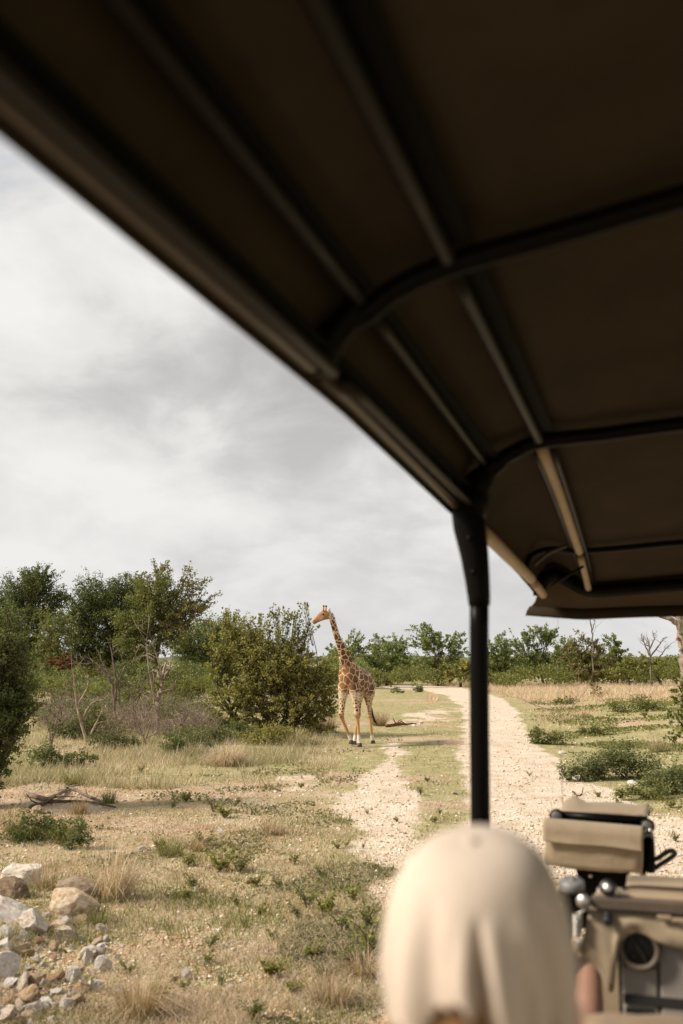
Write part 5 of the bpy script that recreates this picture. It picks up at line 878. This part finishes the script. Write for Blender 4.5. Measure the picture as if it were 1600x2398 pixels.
for k, u in enumerate(us):
    f = k / 15; pk = .03 * math.exp(-((f - .14) / .10) ** 2) + .012 * math.exp(-((f - .97) / .06) ** 2)
    V += [(u, SV + .15, f0.z - .048 - .016 * math.sin(f * 3.14)), (u, SV + .17, f0.z - .02), (u + .004, SV + .22, f0.z + .0), (u + .006, SV + .30, f0.z + .004 + pk), (u, SV + .40, f0.z - .01)]
mb = MB(); mb.add(V, [[i * 5 + j, (i + 1) * 5 + j, (i + 1) * 5 + j + 1, i * 5 + j + 1] for i in range(15) for j in range(4)]); o = vb(mb, 'seat_cover', 'canvas_khaki', True, seat); o.modifiers.new('t', 'SOLIDIFY').thickness = .005
l0, l1 = veh(1305, 1907, SV + .13), veh(1516, 1930, SV + .13)
mb = MB(); mb.tube([(l0.x - .005, SV + .13, l0.z - .004), (l1.x, SV + .13, l0.z - .012)], .020, 12, up=(0, 1, 0)); mb.box((l0.x, SV + .12, zb - .02), (l1.x - .03, SV + .15, l0.z - .01), .004); fr = vb(mb, 'seat_frame', 'frame_black', True, seat)
for c in (l0, l1):
    mb = MB(); mb.disc((c.x, SV + .125, c.z - .006), (0, -1, .1), .030, .03, 20, .004); vb(mb, 'pivot_boss', 'frame_black', True, fr); mb = MB(); mb.disc((c.x, SV + .094, c.z - .003), (0, -1, .1), .022, .012, 18, .004); vb(mb, 'pivot_cap', 'bolt_grey', True, fr)
b0 = veh(1517, 1945, SV + .08); mb = MB()
for dx in (-.011, .011): mb.disc((b0.x + dx, SV + .075, b0.z), (0, -1, .3), .009, .014, 10, .002)
vb(mb, 'clamp_bolts', 'steel', True, seat); mb = MB(); mb.box((b0.x - .022, SV + .06, b0.z - .03), (b0.x + .022, SV + .10, b0.z - .008), .004); vb(mb, 'clamp', 'hinge_grey', False, seat)
s0, s1 = veh(1518, 1958, SV + .08), veh(1524, 2043, SV + .08); mb = MB(); mb.tube([s0, (s0 * .4 + s1 * .6), s1], [.024, .022, .018], 12, up=(0, 1, 0)); mb.box((s0.x - .04, SV + .085, s1.z - .06), (s0.x - .015, SV + .12, s0.z + .02), .004); vb(mb, 'side_post', 'frame_black', True, seat)
loop = [veh(*p, SV + .1) for p in ((1533, 2034), (1550, 2022), (1572, 2008), (1580, 1999), (1574, 1992), (1560, 1996), (1545, 2007), (1530, 2014))]; mb = MB(); mb.tube(spline(loop, 5), .010, 10, up=(0, 1, 0)); vb(mb, 'armrest_loop', 'rubber_black', True, seat)
k0, k1 = veh(1350, 2030, SV + .05), veh(1395, 2110, SV + .05); mb = MB(); mb.add([(k0.x - .01, SV + .05, zb + .01), (ub - .05, SV + .05, zb - .0), (ub - .06, SV + .05, zb - .25), (k1.x - .12, SV + .05, zb - .25), (k0.x + .01, SV + .05, zb - .07)] + [(a[0], SV + .12, a[2]) for a in [(k0.x - .01, 0, zb + .01), (ub - .05, 0, zb), (ub - .06, 0, zb - .25), (k1.x - .12, 0, zb - .25), (k0.x + .01, 0, zb - .07)]], [[4, 3, 2, 1, 0], [5, 6, 7, 8, 9]] + [[i, (i + 1) % 5, 5 + (i + 1) % 5, 5 + i] for i in range(5)]); vb(mb, 'seat_bracket', 'frame_black', False, seat)
mb = MB(); c = veh(1383, 2052, SV + .04); mb.disc((c.x, SV + .048, c.z), (0, -1, .2), .008, .01, 10, .002); vb(mb, 'bracket_bolt', 'steel', True, seat)
# --- bodywork below the frame of view
mb = MB(); mb.box((-.20, 3.32, .95), (2 * UC + .20, 4.9, 1.27), .06); vb(mb, 'bonnet', 'body_khaki')
for u in (-.52, 2 * UC + .22):
    mb = MB(); mb.box((u, 3.45, .72), (u + .30, 4.75, 1.08), .05); vb(mb, 'wing', 'body_khaki')
for u in (-.56, 2 * UC + .52):
    mb = MB(); mb.box((u, -1.9, .62), (u + .04, 3.30, 1.28), .012); vb(mb, 'side_panel', 'body_khaki'); mb = MB(); mb.tube([(u + .02, -1.9, 1.30), (u + .02, 3.0, 1.30)], .022, 8); vb(mb, 'side_rail', 'frame_black', True)
mb = MB(); mb.box((-.51, -1.9, .60), (2 * UC + .51, 3.3, .66)); vb(mb, 'floor_pan', 'dash_dark'); mb = MB(); mb.box((-.51, 3.26, .70), (2 * UC + .51, 3.31, 1.60), .01); vb(mb, 'bulkhead', 'body_khaki')
for u in (-.42, 2 * UC + .42):
    for v in (4.2, -.9):
        mb = MB(); a = np.linspace(0, 2 * np.pi, 29); mb.tube([Vector((u, v + .29 * math.cos(t), .40 + .29 * math.sin(t))) for t in a], .105, 10, .12, up=(1, 0, 0), cap=False); w = vb(mb, 'wheel', 'tyre', True); mb = MB(); mb.disc((u - .06, v, .40), (1, 0, 0), .21, .12, 24, .02); vb(mb, 'rim', 'body_khaki', True, w)
# seats: front seat backs, the middle bench and the photographer's row stay below eye level
f0 = veh(1362, 2392, 2.12)
for a, b in ((f0.x, .36), (.42, .96)):
    cushion((a, 2.08, f0.z - .62), (b, 2.20, f0.z), 'front_seat_back', 'canvas_seat', VEH, .015, 9); cushion((a, 2.22, f0.z - .72), (b, 2.66, f0.z - .60), 'front_seat_base', 'canvas_seat', VEH, .015, 10)
cushion((-.50, .82, 1.22), (1.22, 1.34, 1.36), 'bench_seat', 'canvas_seat', VEH, .015, 11); cushion((-.50, .68, 1.30), (1.22, .80, 1.80), 'bench_back', 'canvas_seat', VEH, .015, 12)
mb = MB(); an0, an1 = veh(1306, 1440, 4.9), veh(1312, 1700, 4.9); mb.tube([an0, an1, (an1.x, 4.9, 1.27)], [.0005, .0010, .002], 5, up=(0, 1, 0)); vb(mb, 'aerial', 'frame_black', True)

# ------------------------------------------------------------------ people (built in the vehicle's axes)
def tubes_body(specs, name, mat, voxel, it=5):
    mb = MB()
    for P, ra, rb in specs:
        C = spline(P, 5); n = len(P); t = np.linspace(0, 1, n); tt = np.linspace(0, 1, len(C)); mb.tube(C, np.interp(tt, t, ra), 16, np.interp(tt, t, rb if rb is not None else ra), up=(0, 1, 0.01))
    me = remeshed(mb, name, mat, voxel, it); me.polygons.foreach_set('use_smooth', np.ones(len(me.polygons), bool)); return me
def fingers(wr, d, n, side, L=.085):
    """palm and five bent fingers from the wrist wr along d; n = back of the hand"""
    wr, d, n = np.array(wr, float), unit(np.array(d, float)), unit(np.array(n, float)); s = unit(np.cross(d, n)) * side; out = [([wr - d * .03, wr + d * .035, wr + d * .085], [.024, .036, .038], [.02, .016, .013])]
    for k, (off, ln) in enumerate(((-.03, .85), (-.010, 1.0), (.010, .95), (.029, .75))):
        a = wr + d * .082 + s * off; b = a + d * L * ln * .45; c = b + (d * .5 - n * .85) * L * ln * .33; e = c + (-d * .35 - n * .8) * L * ln * .25; out.append(([a - d * .02, a, b, c, e], [.0095, .0095, .009, .008, .007], None))
    a = wr + d * .03 - s * .032; b = a + (d * .5 - s * .8) * .035; c = b + (d * .8 - n * .5) * .03; out.append(([a + s * .01, a, b, c], [.011, .0115, .0105, .008], None)); return out
def person(label, head_c, face, arms, mats, lean=0.0, seat_z=None):
    """head centre in vehicle axes, face = unit heading; seated body below it"""
    hx, hy, hz = head_c; root = empty('person', (0, 0, 0), -YAW, label, 'person'); fx, fy = face; f = np.array([fx, fy, 0]); s = np.array([fy, -fx, 0]); z = np.array([0, 0, 1.0]); h = np.array(head_c, float)
    nb = h - f * .03 - z * .10; ch = h - f * .05 - z * .26; sh = ch; pel = h - f * .10 - z * .72
    spec = [([h + z * .105, h + z * .085, h + z * .03, h - z * .03 + f * .01, h - z * .085 + f * .03, h - z * .115 + f * .045], [.02, .058, .076, .076, .058, .026], [.03, .075, .096, .094, .066, .03]),
            ([nb + z * .04, nb - z * .05, ch + z * .05], [.056, .058, .075], [.06, .062, .07]), ([ch + z * .06, ch - z * .03, ch - z * .18, pel + z * .12, pel, pel - z * .08], [.07, .17, .165, .15, .165, .12], [.06, .095, .115, .105, .12, .09])]
    nose = h + f * .105 - z * .02; spec += [([h + f * .08 + z * .02, nose, nose - z * .02 - f * .01], [.012, .016, .012], None)]
    for q in (-1, 1): e = h + s * q * .078 - z * .015; spec += [([e - z * .03, e + s * q * .008, e + z * .028], [.008, .012, .009], [.014, .02, .016])]
    for q in (-1, 1):
        k0 = pel + s * q * .09 - z * .02; k1 = k0 + f * .42 + z * .02; k2 = k1 - z * .40 + f * .06; spec += [([k0, (k0 + k1) / 2, k1, k1 - z * .12 + f * .02, k2], [.095, .085, .065, .06, .042], None), ([k2 - f * .04, k2 - z * .04 + f * .06, k2 - z * .05 + f * .16], [.038, .04, .03], [.03, .03, .022])]
    for q, (el, wr, hd, nn) in zip((-1, 1), arms):
        so = ch + s * q * .17 - z * .02; spec += [([ch + s * q * .09, so, np.array(el) * .5 + so * .5, el, np.array(el) * .45 + np.array(wr) * .55, wr], [.06, .062, .05, .043, .04, .027], None)]; spec += fingers(wr, hd, nn, q)
    b = link('body', tubes_body(spec, 'body', mats[0], .0085, 4), root)
    sspec = [([ch + z * .055, ch - z * .03, ch - z * .18, pel + z * .12, pel + z * .02], [.085, .185, .18, .165, .178], [.075, .11, .13, .12, .132])]
    for q, (el, *_r) in zip((-1, 1), arms): so = ch + s * q * .17 - z * .02; sspec += [([ch + s * q * .08, so, so * .45 + np.array(el) * .55], [.075, .076, .066], None)]
    link('shirt', tubes_body(sspec, 'shirt', mats[1], .011, 4), root)
    tspec = []
    for q in (-1, 1): k0 = pel + s * q * .09 - z * .02; k1 = k0 + f * .42 + z * .02; tspec += [([k0 - f * .06, k0, (k0 + k1) / 2, k1 - f * .04], [.08, .11, .10, .08], None)]
    tspec += [([pel + z * .05, pel - z * .02, pel - z * .09], [.175, .18, .13], [.13, .135, .10])]; link('trousers', tubes_body(tspec, 'trousers', mats[2], .012, 4), root)
    for q in (-1, 1):
        mb = MB(); e = h + s * q * .032 + f * .083 + z * .002; mb.tube([e - s * .013, e, e + s * .013], [.003, .009, .003], 8); mb.build('eye', 'eye_black', root, True)
    mb = MB(); m = h + f * .092 - z * .062; mb.tube([m - s * .022 - f * .008, m, m + s * .022 - f * .008], [.003, .006, .003], 8); mb.build('mouth', 'skin_brown', root, True)
    return root, h, f, s, z
HD = Vector((-.172, 1.02, HC - .317))
hface = unit(np.array([.0, 1.0])); fv = np.array([0, 1, 0]); 
PS, h, f, s, z = person('passenger in a pale beige cap seen from behind, golden hair showing below it', HD, (0.0, 1.0), [((-.40, 1.08, HC - .80), (-.36, 1.30, HC - .86), (0, 1, -.3), (0, .3, 1)), ((.06, 1.08, HC - .80), (.0, 1.30, HC - .86), (0, 1, -.3), (0, .3, 1))], ('skin_light', 'shirt_cloth', 'uniform_cloth'))
def cap(root, h, f, s, z):
    """soft six-panel cap: creased crown, seams, button, back opening with strap, brim to the front"""
    nu, nv = 96, 34; zt = .150; zb = -.085; a, bk, bf = .092, .104, .112; V = []; rg = np.random.default_rng(3); ax = unit(z - f * .27); fr = unit(f + z * .27)
    def crease(t, v): 
        r = 0
        for c, w, d, lo in ((.27, .075, .030, .38), (-.34, .17, .006, .28), (.66, .11, .016, .50), (1.05, .14, .014, .34), (-.85, .16, .005, .45), (.46, .05, .012, .60)):
            dd = (t - c - .22 * (v - .7) ** 2 * (1 if c > 0 else -1) - .06 * math.sin(v * 5 + c * 7)); r -= d * math.exp(-(dd / w) ** 2) * sstep(lo, lo + .3, v) * (1 - .35 * sstep(.8, 1, v)) ; r += d * .55 * (math.exp(-((dd - 1.6 * w) / w) ** 2) + math.exp(-((dd + 1.6 * w) / w) ** 2)) * sstep(lo, lo + .3, v)
        return float(r)
    for j in range(nv + 1):
        v = j / nv; ph = v * math.pi / 2
        for i in range(nu):
            t = (i / nu * 2 * math.pi + math.pi) % (2 * math.pi) - math.pi                      # 0 = back
            rad = (math.sin(min(ph * 1.15, math.pi / 2)) ** .74 if v > 0 else 0); zz = zt * math.cos(ph) ** .64 + zb * v ** 2.4 if v < 1 else zb
            rad *= 1 - .10 * sstep(.72, 1, v); b = bk if abs(t) < math.pi / 2 else bf; cr = crease(t, v) * rad; x = (a * rad + cr) * math.sin(t); y = -(b * rad + cr) * math.cos(t); seam = .0012 * (math.exp(-((((t / (math.pi / 3)) + .5) % 1 - .5) / .03) ** 2)) * rad
            V.append(h + s * (x + seam * math.sin(t)) + fr * y + ax * zz)
    F = []
    for j in range(nv):
        for i in range(nu):
            t = (i + .5) / nu * 2 * math.pi; t = (t + math.pi) % (2 * math.pi) - math.pi; v = (j + .5) / nv
            if j == 0 and False: continue
            if abs(t) < .58 and v > .715 + .20 * (abs(t) / .58) ** 2: continue
            F.append([j * nu + i, j * nu + (i + 1) % nu, (j + 1) * nu + (i + 1) % nu, (j + 1) * nu + i])
    mb = MB(); mb.add(V, F); bm = bmesh.new(); me0 = mb.mesh('t', 'cap_cotton'); bm.from_mesh(me0); bmesh.ops.remove_doubles(bm, verts=bm.verts[:], dist=.0004); bm.to_mesh(me0); bm.free()
    o = link('cap', me0, root, smooth=True); m = o.modifiers.new('t', 'SOLIDIFY'); m.thickness = .003; m.offset = -1; sb = o.modifiers.new('s', 'SUBSURF'); sb.levels = 1; sb.render_levels = 1; o['label'] = 'creased pale beige cotton cap'
    top = h + ax * (zt + .001); mb = MB(); mb.tube([top - ax * .003, top + ax * .003, top + ax * .006], [.008, .008, .003], 12, up=tuple(f)); mb.build('button', 'cap_cotton', o, True)
    st = []; 
    for t in np.linspace(-.62, .62, 14): st.append(h + s * (a + .002) * math.sin(t) - fr * (bk + .002) * math.cos(t) + ax * (zb + .008))
    mb = MB(); mb.tube(st, .0022, 8, .010, up=tuple(-f)); mb.build('strap', 'cap_cotton', o, True)
    br = []; us = np.linspace(-1, 1, 21)
    for u in us:
        for q in (0, .5, 1): 
            tt = u * 1.05; x = math.sin(tt) * (.098 + .012 * q); y = math.cos(tt) * bf + q * .075 * (1 - u * u) ** .5; br.append(h + s * x + fr * y + ax * (zb + .012 - .02 * u * u - q * .012))
    mb = MB(); mb.add(br, [[i * 3 + j, (i + 1) * 3 + j, (i + 1) * 3 + j + 1, i * 3 + j + 1] for i in range(20) for j in range(2)]); q = mb.build('brim', 'cap_cotton', o, True); q.modifiers.new('t', 'SOLIDIFY').thickness = .004
    # hair below the cap: cap of strands down to the neck
    rg = np.random.default_rng(6); mb = MB()
    for k in range(420):
        t = rg.uniform(-1.9, 1.9); r = rg.uniform(.90, 1.03); p0 = h + s * a * .93 * math.sin(t) - f * bk * .74 * math.cos(t) - z * .015; L = rg.uniform(.10, .17); sw = rg.normal() * .006
        p1 = p0 - z * L * .5 + s * math.sin(t) * .012 * r - f * math.cos(t) * .006 + s * sw; p2 = p0 - z * L + s * math.sin(t) * .010 - f * math.cos(t) * -.004 + s * sw * 1.6; mb.tube(spline([p0, p1, p2], 3), [.0045, .005, .005, .005, .004, .003, .0015], 5)
    hs = [([h + z * .08, h + z * .03 - f * .012, h - z * .05 - f * .02, h - z * .11 - f * .02], [.04, .08, .081, .06], [.05, .086, .082, .05])]; me = tubes_body(hs, 'hair', 'hair_golden', .009, 3); link('hair', me, root); mb.build('hair_strands', 'hair_golden', root, True)
cap(PS, h, f, s, z)
# the driver: head hidden behind the cap, right forearm reaching up to the wheel
dw, de = veh(1384, 2258, 3.06), veh(1374, 2450, 2.86)
DR, h, f, s, z = person('driver mostly hidden behind the pale cap, bare brown forearm beside the dashboard', Vector((-.40, 2.62, HC - .76)), (0.0, 1.0), [((-.62, 2.74, HC - 1.30), (-.50, 2.98, HC - 1.12), (.4, .9, .1), (-.2, -.3, 1)), ((de.x, 2.86, de.z), (dw.x, 3.06, dw.z), (-.9, .3, -.1), (.1, -.4, .9))], ('skin_brown', 'uniform_cloth', 'uniform_cloth'))
hs = [([h + z * .112, h + z * .06 - f * .012, h - z * .01 - f * .02, h - z * .05 - f * .02], [.02, .074, .081, .06], [.03, .09, .095, .06])]; link('hair', tubes_body(hs, 'hair', 'hair_dark', .009, 3), DR)
wc = Vector((-.38, 3.08, HC - 1.06)); mb = MB(); an = np.linspace(0, 2 * np.pi, 33); mb.tube([wc + Vector((.17 * math.cos(t), -.06 * math.sin(t), .16 * math.sin(t))) for t in an], .012, 8, up=(0, 1, .3), cap=False); mb.tube([wc + Vector((-.16, 0, 0)), wc + Vector((.16, 0, 0))], .01, 8); mb.tube([wc, wc + Vector((0, .3, -.12))], .022, 10); vb(mb, 'steering_wheel', 'rubber_black', True)
